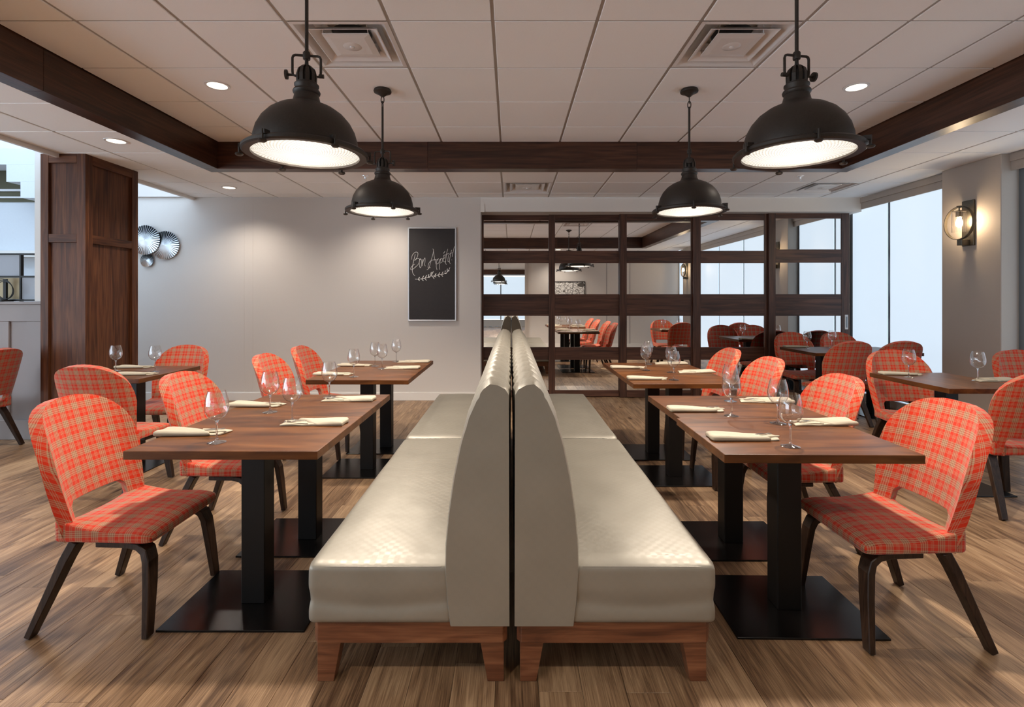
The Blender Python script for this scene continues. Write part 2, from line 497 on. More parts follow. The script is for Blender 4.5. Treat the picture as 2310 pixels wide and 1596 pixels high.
# ------------------------------------------------------------------ room dimensions
YB = 6.95                   # back wall
ZO, ZI = 2.745, 2.990       # outer and coffer ceilings
CX0, CX1, CY0, CY1 = -3.03, 3.41, 0.95, 5.30      # coffer opening
BW = 0.145                  # beam width
XL, XR = -4.28, 4.72        # ceiling edges
YR = -0.40                  # wall behind the camera

# ------------------------------------------------------------------ floor
floor = struct(box('floor', -9.2, 5.0, -11.8, 8.6, -0.08, -0.004, M['gap']), 'oak look plank floor')
PW, PLN = 0.152, 1.22
pm = MB().box(-PW / 2 + 0.0006, PW / 2 - 0.0006, -PLN / 2 + 0.0006, PLN / 2 - 0.0006, -0.006, 0.0).mesh('plank', M['floor'], bevel=0.0009)
cells = []
ix = 0
x = -9.1
while x < 4.92:
    offy = (ix * 0.47 % 1.0) * PLN + random.uniform(-0.12, 0.12)
    y = -11.8 + offy
    while y < 8.4:
        cells.append((x, y)); y += PLN
    x += PW; ix += 1
def seen(c):
    return c[1] > 1.1 and c[1] < 7.6 and -5.4 < c[0] < 4.75 and abs(c[0]) < (c[1] + 0.6) * 1.02 + 0.1
near = sorted([c for c in cells if seen(c)], key=lambda c: math.hypot(c[0], c[1]))[:300]
ns = set(near)
for c in near:
    obj('plank', pm, floor, (c[0], c[1], 0.0))
mb = MB()
for (cx, cy) in cells:
    if (cx, cy) in ns: continue
    y0, y1 = cy - PLN / 2 + 0.0006, cy + PLN / 2 - 0.0006
    mb.box(cx - PW / 2 + 0.0006, cx + PW / 2 - 0.0006, y0, y1, -0.006, 0.0)
far = part('plank', mb, M['floor_isl'], floor); far['kind'] = 'stuff'

# ------------------------------------------------------------------ ceiling
TG, GX, GY = 0.61, -0.107, 3.004
ceil = MB()
# backing above the outer soffit, in four strips round the coffer, and above the coffer
hx0, hx1, hy0, hy1 = CX0 - BW, CX1 + BW, CY0 - BW, CY1 + BW
for a in ((XL, hx0, YR, 7.3), (hx1, 5.0, YR, 7.3), (hx0, hx1, YR, hy0), (hx0, hx1, hy1, 7.3)):
    ceil.box(a[0], a[1], a[2], a[3], ZO + 0.10, ZO + 0.12)
ceil.box(hx0, hx1, hy0, hy1, ZI + 0.10, ZI + 0.12)
ceil.box(-9.2, 1.6, -11.8, YR, ZO, ZO + 0.06)
ceil.box(-9.2, XL, YR, 4.2, ZO, ZO + 0.06)
ceiling = struct(part('ceiling', ceil, M['wall_white']), 'suspended tile ceiling with a raised coffer')
box('edge_trim', XL - 0.035, XL, 4.2, 7.3, ZO - 0.035, ZO + 0.06, M['wall_white'], ceiling)
# T-bar grid
gridm = MB()
def bars(x0, x1, y0, y1, z):
    k = math.ceil((x0 - GX) / TG)
    while GX + k * TG < x1:
        xx = GX + k * TG
        gridm.box(xx - 0.013, xx + 0.013, y0, y1, z + 0.006, z + 0.020); k += 1
    k = math.ceil((y0 - GY) / TG)
    while GY + k * TG < y1:
        yy = GY + k * TG
        gridm.box(x0, x1, yy - 0.009, yy + 0.009, z + 0.0062, z + 0.0195); k += 1
for a in ((XL, hx0, YR, 7.0), (hx1, XR, YR, 7.0), (hx0, hx1, YR, hy0), (hx0, hx1, hy1, 7.0)):
    bars(*a, ZO)
bars(CX0, CX1, CY0, CY1, ZI)
part('grid_rails', gridm, M['tbar'], ceiling)
tmesh = {}
def tile(x0, x1, y0, y1, z):
    gx, gy = 0.0105, 0.0065
    key = (round(x1 - x0, 3), round(y1 - y0, 3))
    if key[0] < 0.04 or key[1] < 0.04: return
    if key not in tmesh:
        w, d = key[0] - 2 * gx, key[1] - 2 * gy
        tmesh[key] = MB().box(-w / 2, w / 2, -d / 2, d / 2, 0, 0.022).mesh('ceiling_tile', M['tile'], bevel=0.003)
    obj('ceiling_tile', tmesh[key], ceiling, ((x0 + x1) / 2, (y0 + y1) / 2, z))
DIFF = [(-1.327, 3.004, ZI), (1.113, 3.004, ZI), (-0.107, 6.054, ZO), (3.553, 6.054, ZO)]
def is_diff(x0, y0, z):
    return any(abs(x0 - d[0]) < 0.05 and abs(y0 - d[1]) < 0.05 and z == d[2] for d in DIFF)
kx0, kx1 = math.floor((XL - GX) / TG), math.ceil((XR - GX) / TG)
ky0, ky1 = math.floor((YR - GY) / TG), math.ceil((YB - GY) / TG)
for i in range(kx0, kx1):
    for j in range(ky0, ky1):
        x0, y0 = GX + i * TG, GY + j * TG
        a, b_, c, d = max(x0, XL), min(x0 + TG, XR), max(y0, YR), min(y0 + TG, YB)
        if b_ - a < 0.03 or d - c < 0.03: continue
        # coffer
        ia, ib, ic, id_ = max(a, CX0), min(b_, CX1), max(c, CY0), min(d, CY1)
        if ib - ia > 0.03 and id_ - ic > 0.03 and not is_diff(x0, y0, ZI):
            tile(ia, ib, ic, id_, ZI)
        if is_diff(x0, y0, ZO): continue
        if a >= hx0 and b_ <= hx1 and c >= hy0 and d <= hy1: continue
        if b_ <= hx0 or a >= hx1 or d <= hy0 or c >= hy1:
            tile(a, b_, c, d, ZO); continue
        if a < hx0: tile(a, hx0, c, d, ZO); a = hx0
        if b_ > hx1: tile(hx1, b_, c, d, ZO); b_ = hx1
        if c < hy0: tile(a, b_, c, hy0, ZO)
        if d > hy1: tile(a, b_, hy1, d, ZO)

# ------------------------------------------------------------------ beams round the coffer
ZBM = 2.714
def beam(name, axis, a0, a1, b0, b1, joints, label):
    root = struct(obj(name, None), label)
    cuts = [a0] + joints + [a1]
    for s, e in zip(cuts[:-1], cuts[1:]):
        g_ = 0.001
        if axis == 'x': box('board', s + g_, e - g_, b0, b1, ZBM, ZI + 0.09, M['beam'], root, bevel=0.002)
        else: box('board', b0, b1, s + g_, e - g_, ZBM, ZI + 0.09, M['beam_y'], root, bevel=0.002)
    return root
beam('trim_1', 'x', hx0, hx1, CY1, hy1, [-0.86, 1.30], 'dark walnut beam across the far side of the coffer')
beam('trim_2', 'x', hx0, hx1, hy0, CY0, [-1.2, 1.2], 'dark walnut beam across the near side of the coffer')
beam('trim_3', 'y', CY0, CY1, hx0, CX0, [3.33], 'dark walnut beam along the left of the coffer')
beam('trim_4', 'y', CY0, CY1, CX1, hx1, [2.9], 'dark walnut beam along the window side of the coffer')

# ------------------------------------------------------------------ back wall
JX = -0.412
wb = MB()
wb.box(-5.7, JX, YB, YB + 0.5, 0, 2.75)
wb.box(-5.7, XL - 0.0, YB - 0.03, YB + 0.5, 2.75, 4.6)
wall_back = struct(part('wall_back', wb, M['wall']), 'warm white back wall')
for sx in (-3.615, -3.50, -1.64):
    box('seam_strip', sx - 0.006, sx + 0.006, YB - 0.0012, YB, 0.1, 2.72, M['wall'], wall_back)
box('crown_strip', -4.2, JX, YB - 0.0015, YB, 2.66, 2.745, M['wall'], wall_back)
struct(part('baseboard_back', MB().box(-5.2, JX, YB - 0.014, YB, 0, 0.105).box(-5.2, JX, YB - 0.009, YB, 0.105, 0.112), M['wall_white'], bevel=0.002))
head = struct(box('wall_header', JX, XR + 0.02, YB, YB + 0.5, 2.553, 2.75, M['wall_white']), 'white bulkhead over the mirrored doors')
box('end_cap', JX + 0.0, JX + 0.05, YB - 0.014, YB, 2.545, 2.66, M['wall_white'], head)
box('wall_behind_doors', JX, 5.0, 7.30, 7.5, 0, 2.6, M['wall'], head)

# ------------------------------------------------------------------ mirrored sliding doors
def door(name, Y, x0, x1, gx0, gx1, rails, label):
    X = lambda v: (v - VPX) * Y / F_PX
    Z = lambda v: CAMZ - (v - VPY) * Y / F_PX
    r = struct(obj(name, None), label)
    yb, yf = Y + 0.034, Y
    zt, zb_ = 2.60, 0.008
    box('stile', X(x0), X(gx0), yf, yb, zb_, zt, M['door'], r, bevel=0.002)
    box('stile', X(gx1), X(x1), yf, yb, zb_, zt, M['door'], r, bevel=0.002)
    lim = [(None, rails[0])] + list(zip(rails[1:-1:2], rails[2:-1:2])) + [(rails[-1], None)]
    zs = []
    for a, b2 in lim:
        za = zt if a is None else Z(a); zb2 = zb_ if b2 is None else Z(b2)
        box('rail', X(gx0) + 0.001, X(gx1) - 0.001, yf + 0.001, yb, zb2, za, M['door_x'], r, bevel=0.002)
        zs.append((za, zb2))
    for (a, b1), (c, d) in zip(zs[:-1], zs[1:]):
        box('mirror_pane', X(gx0) - 0.004, X(gx1) + 0.004, yf + 0.014, yf + 0.020, c - 0.004, b1 + 0.004, M['mirror'], r)
    return r
RL = [497, 566, 594, 664, 713, 784, 812, 881]
RL5 = [493, 563, 593, 664, 713, 782, 812, 881]
door('door_1', 7.22, 1085, 1246, 1091, 1240, RL, 'walnut framed mirrored sliding door behind the banquette')
door('door_2', 7.18, 1238.5, 1406, 1252, 1396, RL, 'second walnut framed mirrored sliding door')
door('door_3', 7.14, 1398, 1572, 1414, 1559, RL, 'middle walnut framed mirrored sliding door')
door('door_4', 7.10, 1564, 1738, 1581, 1725, RL, 'fourth walnut framed mirrored sliding door')
d5 = door('door_5', 7.06, 1735, 1916, 1750, 1899, RL5, 'walnut framed mirrored sliding door with a pull beside the window')
hx, _, hz = px(1909, 727, 7.06)
box('pull_plate', hx - 0.022, hx + 0.022, 7.052, 7.062, hz - 0.10, hz + 0.10, M['white_metal'], d5, bevel=0.003)
box('pull_recess', hx - 0.010, hx + 0.010, 7.050, 7.0525, hz - 0.075, hz + 0.075, M['frame_al'], d5)

# ------------------------------------------------------------------ window side
def pillar(y0, y1, label):
    p = struct(part('pillar', MB().box(4.64, 5.0, y0, y1, 0, ZO), M['taupe'], bevel=0.006, seg=2), label)
    box('baseboard', 4.626, 4.64, y0, y1, 0, 0.105, M['wall_white'], p)
    return p
pillar(4.865, 5.535, 'taupe pillar with a wall lamp between the windows')
pillar(0.43, 1.10, 'taupe pillar nearer the camera between the windows')
def window(name, y0, y1, splits, label):
    r = struct(obj(name, None), label)
    box('sill_wall', 4.76, 4.98, y0, y1, 0, 0.10, M['wall_white'], r)
    box('glass_pane', 4.93, 4.936, y0, y1, 0.10, ZO, M['pane'], r)
    for yy in [y0 + 0.03] + splits + [y1 - 0.03]:
        box('mullion', 4.808, 4.96, yy - 0.030, yy + 0.030, 0.10, ZO, M['frame_al'], r)
    box('valance', XR, XR + 0.16, y0, y1, ZO - 0.075, ZO - 0.001, M['valance'], r)
    box('fascia', XR + 0.014, XR + 0.03, y0, y1, ZO - 0.16, ZO - 0.075, M['valance'], r)
    cuts = [y0 + 0.035] + splits + [y1 - 0.035]
    for s, e in zip(cuts[:-1], cuts[1:]):
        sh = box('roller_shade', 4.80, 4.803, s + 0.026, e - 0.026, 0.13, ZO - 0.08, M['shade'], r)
        box('hem_bar', 4.793, 4.810, s + 0.022, e - 0.022, 0.112, 0.132, M['white_metal'], sh)
    return r
window('window_1', 5.535, 7.28, [6.53], 'tall window with white roller shades beside the mirrored doors')
window('window_2', 1.10, 4.865, [2.36, 3.62], 'long window with white roller shades along the window wall')
window('window_3', YR, 0.43, [], 'window with a white roller shade behind the camera')
# the wall below the shades continues to the floor outside the pane
struct(part('wall_right', MB().box(4.98, 5.0, YR, 7.3, 0, 0.1).box(4.86, 5.0, YR, 7.3, ZO, ZO + 0.06), M['wall_white']))

# ------------------------------------------------------------------ behind the camera (seen in the mirrors), and an added left window run
rw = struct(part('wall_rear', MB().box(0.50, 5.0, YR - 0.15, YR, 0, ZO), M['wall']), 'plain wall behind the camera')
box('corner_post', 0.40, 0.50, YR - 0.17, YR + 0.02, 0, ZO, M['taupe'], rw)
for sx in (2.75, 3.4):
    box('seam_strip', sx - 0.01, sx + 0.01, YR, YR + 0.003, 0.0, ZO, M['grey_panel'], rw)
struct(part('baseboard_rear', MB().box(0.5, 4.7, YR, YR + 0.014, 0, 0.105), M['wall_white']))
struct(part('wall_side', MB().box(1.45, 1.6, -11.8, YR - 0.15, 0, ZO), M['wall']), 'side wall of the room behind the camera')
struct(part('wall_far', MB().box(-9.2, 1.6, -11.9, -11.75, 0, 0.35).box(-9.2, 1.6, -11.9, -11.75, 2.6, ZO).box(0.75, 1.6, -11.9, -11.75, 0.35, 2.6), M['wall']), 'far wall behind the camera')
wf = struct(obj('window_4', None), 'far window seen in the mirrors')
for a, b_ in ((-4.6, -2.75), (-2.7, -0.55), (-0.5, 0.75)):
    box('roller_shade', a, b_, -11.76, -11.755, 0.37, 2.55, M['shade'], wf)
    box('mullion', a - 0.05, a, -11.8, -11.74, 0.35, 2.6, M['frame_al'], wf)
struct(part('wall_far_blank', MB().box(-9.2, -4.65, -11.9, -11.75, 0.35, 2.6), M['wall']))
bf = struct(obj('trim_5', None), 'walnut beam in the room behind the camera')
box('board', -7.0, 1.45, -9.2, -9.05, 2.52, ZO, M['beam'], bf)
struct(part('wall_left', MB().box(-7.1, -7.0, -11.8, 4.2, 0, 0.25).box(-7.1, -7.0, -11.8, 4.2, 2.62, ZO).box(-7.1, -7.0, -11.8, -7.0, 0.25, 2.62).box(-7.1, -7.0, 3.2, 4.2, 0.25, 2.62), M['wall']), 'left wall with added fill light windows')
wl = struct(obj('fill_window', None), 'unseen fill light windows added in the left wall')  # windows added out of view as cool fill for ceiling and floor
for k in range(8):
    a = -7.0 + k * 1.275
    box('roller_shade', -7.02, -7.015, a + 0.04, a + 1.235, 0.27, 2.58, M['fill_shade'], wl)
    box('mullion', -7.06, -6.99, a - 0.03, a + 0.03, 0.25, 2.62, M['frame_al'], wl)
box('mullion', -7.06, -6.99, 3.17, 3.2, 0.25, 2.62, M['frame_al'], wl)

# ------------------------------------------------------------------ atrium beyond the column
wa = struct(part('wall_atrium', MB().box(-9.2, -5.2, 8.4, 8.55, 0, 5.0).box(-9.3, -9.2, 4.2, 8.55, 0, 5.0).box(-9.2, XL, 4.1, 4.2, ZO, 5.0), M['cool_wall']), 'pale grey wall of the bright space beyond the column')
box('recess', -9.1, -7.69, 8.385, 8.4, 2.96, 3.52, M['olive'], wa)
for z0, z1 in ((3.02, 3.045), (3.13, 3.165)):
    box('rail', -9.1, -7.66, 8.36, 8.385, z0, z1, M['white_metal'], wa)
for x0, z0, z1 in ((-9.1, 3.47, 3.72), (-7.86, 3.20, 3.47), (-7.64, 2.95, 3.20)):
    box('bulkhead_step', x0, -5.2, 8.0, 8.38, z0, z1 - 0.001, M['cool_wall'], wa)
box('ledge', -9.1, -5.2, 8.22, 8.4, 2.05, 2.15, M['wall_white'], wa)
pw = struct(part('wall_low', MB().box(-7.2, -4.47, 5.02, 5.16, 0, 1.315), M['grey_panel']), 'grey panelled half wall beside the column')
box('cap_rail', -7.2, -4.47, 4.985, 5.19, 1.315, 1.345, M['grey_panel'], pw, bevel=0.004)
box('top_rail', -7.2, -4.47, 5.0, 5.02, 1.15, 1.315, M['grey_panel'], pw, bevel=0.003)
box('base_rail', -7.2, -4.47, 4.99, 5.02, 0.0, 0.19, M['grey_panel'], pw, bevel=0.003)
for sx in (-4.55, -4.95, -5.9):
    box('stile', sx - 0.17 if sx > -4.6 else sx - 0.06, sx + 0.08 if sx > -4.6 else sx + 0.06, 5.0, 5.02, 0.19, 1.15, M['grey_panel'], pw, bevel=0.003)
struct(box('trim_6', -4.655, -4.47, 5.02, 5.14, 1.346, 5.0, M['wall_white']), 'slim white post beside the column')
sc_t = thing('divider_screen', 'metal framed screen with blue grey panels on the half wall', 'screen', (-5.35, 5.09, 1.345))
H_ = 0.475
xs_ = [0.68, 0.50, 0.04, -0.42]
fr_ = MB()
for xv in xs_[1:]: fr_.box(xv - 0.008, xv + 0.008, -0.015, 0.015, 0, H_)
for zv in (0.012, 0.245, H_ - 0.008): fr_.box(xs_[-1], xs_[0], -0.0145, 0.0145, zv - 0.009, zv + 0.009)
fr_.box(xs_[0] - 0.010, xs_[0], -0.015, 0.015, 0, H_)
part('frame', fr_, M['black'], sc_t)
box('panel', 0.05, 0.49, -0.006, 0.006, 0.256, 0.455, M['blue_panel'], sc_t)
box('panel', 0.51, 0.67, -0.006, 0.006, 0.022, 0.235, M['blue_panel'], sc_t)
box('panel', -0.41, 0.03, -0.006, 0.006, 0.022, 0.235, M['blue_panel'], sc_t)
box('amber_panel', 0.05, 0.49, 0.004, 0.010, 0.022, 0.235, M['amber'], sc_t)
lt_ = thing('ring_ornament', 'black wire ring ornament on the half wall in front of the screen', 'ornament', (-4.955, 5.035, 1.3455))
part('base', MB().lathe([(0.06, 0), (0.06, 0.012), (0.012, 0.018)], 20), M['black'], lt_)
part('post', MB().box(-0.014, 0.014, -0.01, 0.01, 0.015, 0.22), M['black'], lt_)
for k, (dx, dz, rr) in enumerate(((0, 0.12, 0.10), (0.012, 0.11, 0.085), (-0.01, 0.115, 0.092))):
    part('ring', MB().tube([(dx + rr * math.cos(2 * PI * i / 28), 0.012 * k - 0.03 - 0.012 * math.sin(2 * PI * i / 28), dz + rr * math.sin(2 * PI * i / 28)) for i in range(28)], 0.0035, 6, True), M['black'], lt_, smooth=True)

# ------------------------------------------------------------------ panelled column
c0x, c1x, c0y, c1y = -4.457, -4.03, 4.864, 5.55
colm = struct(part('column', MB().box(c0x + 0.03, c1x - 0.03, c0y + 0.03, c1y - 0.03, 0, ZO), M['column']), 'dark walnut panelled column')
# front face boards
w_ = c1x - c0x
for (a, b_) in ((c0x, c0x + 0.075), (c1x - 0.085, c1x)):
    box('stile', a, b_, c0y, c0y + 0.03, 0, ZO, M['column'], colm, bevel=0.0015)
for z0, z1 in ((2.66, ZO), (1.905, 1.985), (0, 0.16)):
    box('rail', c0x + 0.076, c1x - 0.086, c0y + 0.001, c0y + 0.03, z0, z1, M['column_x'], colm, bevel=0.0015)
box('panel', c0x + 0.074, c1x - 0.084, c0y + 0.024, c0y + 0.030, 0.15, 2.67, M['column'], colm)
for (a, b_) in ((c0y + 0.031, c0y + 0.085), (c1y - 0.085, c1y)):
    box('stile', c1x - 0.03, c1x, a, b_, 0, ZO, M['column'], colm, bevel=0.0015)
for z0, z1 in ((2.66, ZO), (1.905, 1.985), (0, 0.16)):
    box('rail', c1x - 0.03, c1x - 0.001, c0y + 0.086, c1y - 0.086, z0, z1, M['column_y'], colm, bevel=0.0015)
box('panel', c1x - 0.030, c1x - 0.024, c0y + 0.084, c1y - 0.084, 0.15, 2.67, M['column'], colm)

# ------------------------------------------------------------------ banquettes
PROF = [(-0.006, 0.222), (-0.216, 0.222), (-0.226, 0.30), (-0.233, 0.40), (-0.232, 0.50), (-0.222, 0.61), (-0.204, 0.735), (-0.181, 0.85), (-0.153, 0.955), (-0.126, 1.015), (-0.098, 1.055), (-0.074, 1.074), (-0.046, 1.070), (-0.020, 1.056), (-0.008, 1.036)]
def back_mesh(name, y0, y1):
    # refine the profile
    pf = []
    for (a, b_) in zip(PROF[1:-1], PROF[2:]):
        for k in range(3):
            t = k / 3; pf.append((a[0] + (b_[0] - a[0]) * t, a[1] + (b_[1] - a[1]) * t))
    pf.append(PROF[-1]); pf.append(PROF[0])
    n = len(pf); L_ = y1 - y0; ny = max(24, int(L_ / 0.0166))
    ys = [0.0, 0.004, 0.012, 0.024] + [0.03 + (L_ - 0.06) * k / ny for k in range(ny + 1)] + [L_ - 0.024, L_ - 0.012, L_ - 0.004, L_]
    cxm, czm = -0.11, 0.62
    vs = []
    for y in ys:
        e = min(y, L_ - y); ins = 0.010 * (1 - min(1, e / 0.024)) ** 2
        for (x, z) in pf:
            dx, dz = x - cxm, z - czm
            rp = max(0.0, min(1.0, (z - 0.80) / 0.2)) * (1 if x < -0.007 else 0)
            edge = min(1, e / 0.05)
            puff = (abs(math.sin(PI * y / 0.162)) ** 0.5 - 0.76) * 0.020 * rp * edge
            l = math.hypot(dx, dz)
            nx_, nz_ = (-0.75, 0.65) if z > 0.9 else (-1, 0.1)
            if x < -0.007:
                vs.append((x + nx_ * puff + ins * (0.6 if dx < 0 else 0), y0 + y, z + nz_ * puff - ins * (0.8 if z > 0.9 else 0)))
            else:
                vs.append((x, y0 + y, z - ins * (0.8 if z > 0.9 else 0)))
    fs = []
    for k in range(len(ys) - 1):
        for i in range(n):
            j = (i + 1) % n
            fs.append((k * n + i, k * n + j, (k + 1) * n + j, (k + 1) * n + i))
    fs += [tuple(range(n)), tuple((len(ys) - 1) * n + i for i in reversed(range(n)))]
    return MB().add(vs, fs).mesh(name, M['vinyl'], smooth=True, angle=50), pf

def banquette(y0, y1, mirror, label):
    root = thing('banquette', label, 'banquette', (0.006 if mirror else 0.0, 0, 0), 0, 'back to back banquettes')
    s = -1 if mirror else 1
    def fin(me):
        if mirror:
            me.transform(Matrix.Scale(-1, 4, (1, 0, 0))); me.flip_normals()
        return me
    me, pf = back_mesh('backrest', y0, y1)
    bk = obj('backrest', fin(me), root)
    L_ = y1 - y0
    sx0, sx1 = -0.716, -0.20
    def pinch(p):
        x, y, z = p
        hx_, hy_ = (sx1 - sx0) / 2, (L_ - 0.014) / 2
        k = math.exp(-((z - 0.088 + 0.02 * math.cos(x * 7)) / 0.026) ** 2)
        fx, fy = abs(x) / hx_, abs(y) / hy_
        if x < 0: x += 0.006 * k * max(0, fx - 0.8) / 0.2
        y -= math.copysign(0.008 * k * max(0, fy - 0.9) / 0.1, y)
        if z > 0.15: z += 0.0015 * math.sin(x * 23 + y * 3) * math.sin(y * 11)
        return (x, y, z)
    cm = soft_mesh('seat_cushion', sx1 - sx0, L_ - 0.014, 0.214, 0.024, M['vinyl'], cuts=25, top=0.016, side=0.004, fn=pinch)
    cm.transform(Matrix.Translation(((sx0 + sx1) / 2, (y0 + y1) / 2, 0.220)))
    cu = obj('seat_cushion', fin(cm), root)
    zt = 0.4235
    pp = [(sx0 + 0.016, y0 + 0.020, zt - 0.003), (sx0 + 0.03, y0 + 0.0135, zt - 0.0005), (sx0 + 0.1, y0 + 0.0115, zt + 0.001), (-0.245, y0 + 0.0115, zt + 0.001)]
    obj('piping', fin(MB().tube(pp, 0.0020, 6).mesh('piping', M['welt'], smooth=True)), cu)
    # plinth with chamfered ends, tapered feet
    pl = MB()
    poly = [(-0.700, y0 + 0.045), (-0.684, y0 + 0.025), (-0.030, y0 + 0.025), (-0.014, y0 + 0.045), (-0.014, y1 - 0.045), (-0.030, y1 - 0.025), (-0.684, y1 - 0.025), (-0.700, y1 - 0.045)]
    n = len(poly)
    pl.add([(x, y, 0.146) for x, y in poly] + [(x, y, 0.2215) for x, y in poly], [(i, (i + 1) % n, n + (i + 1) % n, n + i) for i in range(n)] + [tuple(range(n)), tuple(range(n, 2 * n))])
    obj('plinth', fin(pl.mesh('plinth', M['plinth'], bevel=0.002)), root)
    for yy, sg in ((y0 + 0.04, 1), (y1 - 0.04, -1)):
        for xo, dirx in ((-0.690, 1), (-0.026, -1)):
            lg = MB()
            vs = []
            for z, wd, in ((0.0, 0.058), (0.1465, 0.085)):
                for a, b_ in ((0, 0), (1, 0), (1, 1), (0, 1)):
                    vs.append((xo + dirx * a * wd, yy + sg * b_ * (0.05 if z == 0 else 0.07), z))
            lg.add(vs, [(0, 1, 2, 3), (4, 5, 6, 7), (0, 1, 5, 4), (1, 2, 6, 5), (2, 3, 7, 6), (3, 0, 4, 7)])
            obj('leg', fin(lg.mesh('leg', M['plinth'], bevel=0.0015)), root)
    return root
YN, YM, YF = 1.79, 3.455, 5.09
banquette(YN, YM - 0.003, False, 'near silver vinyl banquette on the chalkboard side')
banquette(YN, YM - 0.003, True, 'near silver vinyl banquette on the window side')
banquette(YM + 0.003, YF, False, 'farther silver vinyl banquette on the chalkboard side')
banquette(YM + 0.003, YF, True, 'farther silver vinyl banquette on the window side')

# ------------------------------------------------------------------ tables
TH = 0.762
def make_table(label):
    t = thing('dining_table', label, 'table', group='walnut pedestal tables')
    part('tabletop', MB().box(-0.384, 0.384, -0.305, 0.305, TH - 0.034, TH), M['table'], t, bevel=0.0025, seg=2)
    ped = part('pedestal', MB().box(-0.052, 0.052, -0.048, 0.048, 0.008, TH - 0.04), M['black'], t, bevel=0.003)
    box('top_plate', -0.18, 0.18, -0.15, 0.15, TH - 0.040, TH - 0.034, M['black'], ped)
    part('base_plate', MB().box(-0.304, 0.304, -0.235, 0.235, 0, 0.009), M['blackplate'], t, bevel=0.0015)
    return t
TABLES = [
    (-1.149, 2.333, 0, 'walnut table in front beside the near banquette, on the chalkboard side'),
    (-1.149, 2.942, 0, 'walnut table pushed behind the front one, on the chalkboard side'),
    (-1.150, 4.138, 0, 'third walnut table along the banquette, on the chalkboard side'),
    (-1.150, 4.750, 0, 'last walnut table along the banquette, below the chalkboard'),
    (-3.115, 4.262, 90, 'walnut table standing alone by the panelled column'),
    (1.214, 2.285, -1.0, 'walnut table in front beside the near banquette, on the window side'),
    (1.238, 2.902, 0, 'walnut table pushed behind the front one, on the window side'),
    (1.255, 3.963, 0, 'third walnut table along the banquette, on the window side'),
    (1.257, 4.575, 0, 'last walnut table along the banquette, before the mirrored doors'),
    (3.250, 3.838, 90, 'walnut table standing alone beside the window pillar'),
    (3.720, 6.150, 90, 'walnut table by the mirrored doors, nearer the room'),
    (4.332, 6.150, 90, 'walnut table by the mirrored doors, against the window'),
]
t0 = None
for (x, y, a, lab) in TABLES:
    if t0 is None:
        t0 = make_table(lab); t0.location = (x, y, 0); t0.rotation_euler = (0, 0, R(a))
    else:
        copy_tree(t0, (x, y, 0), R(a), lab)

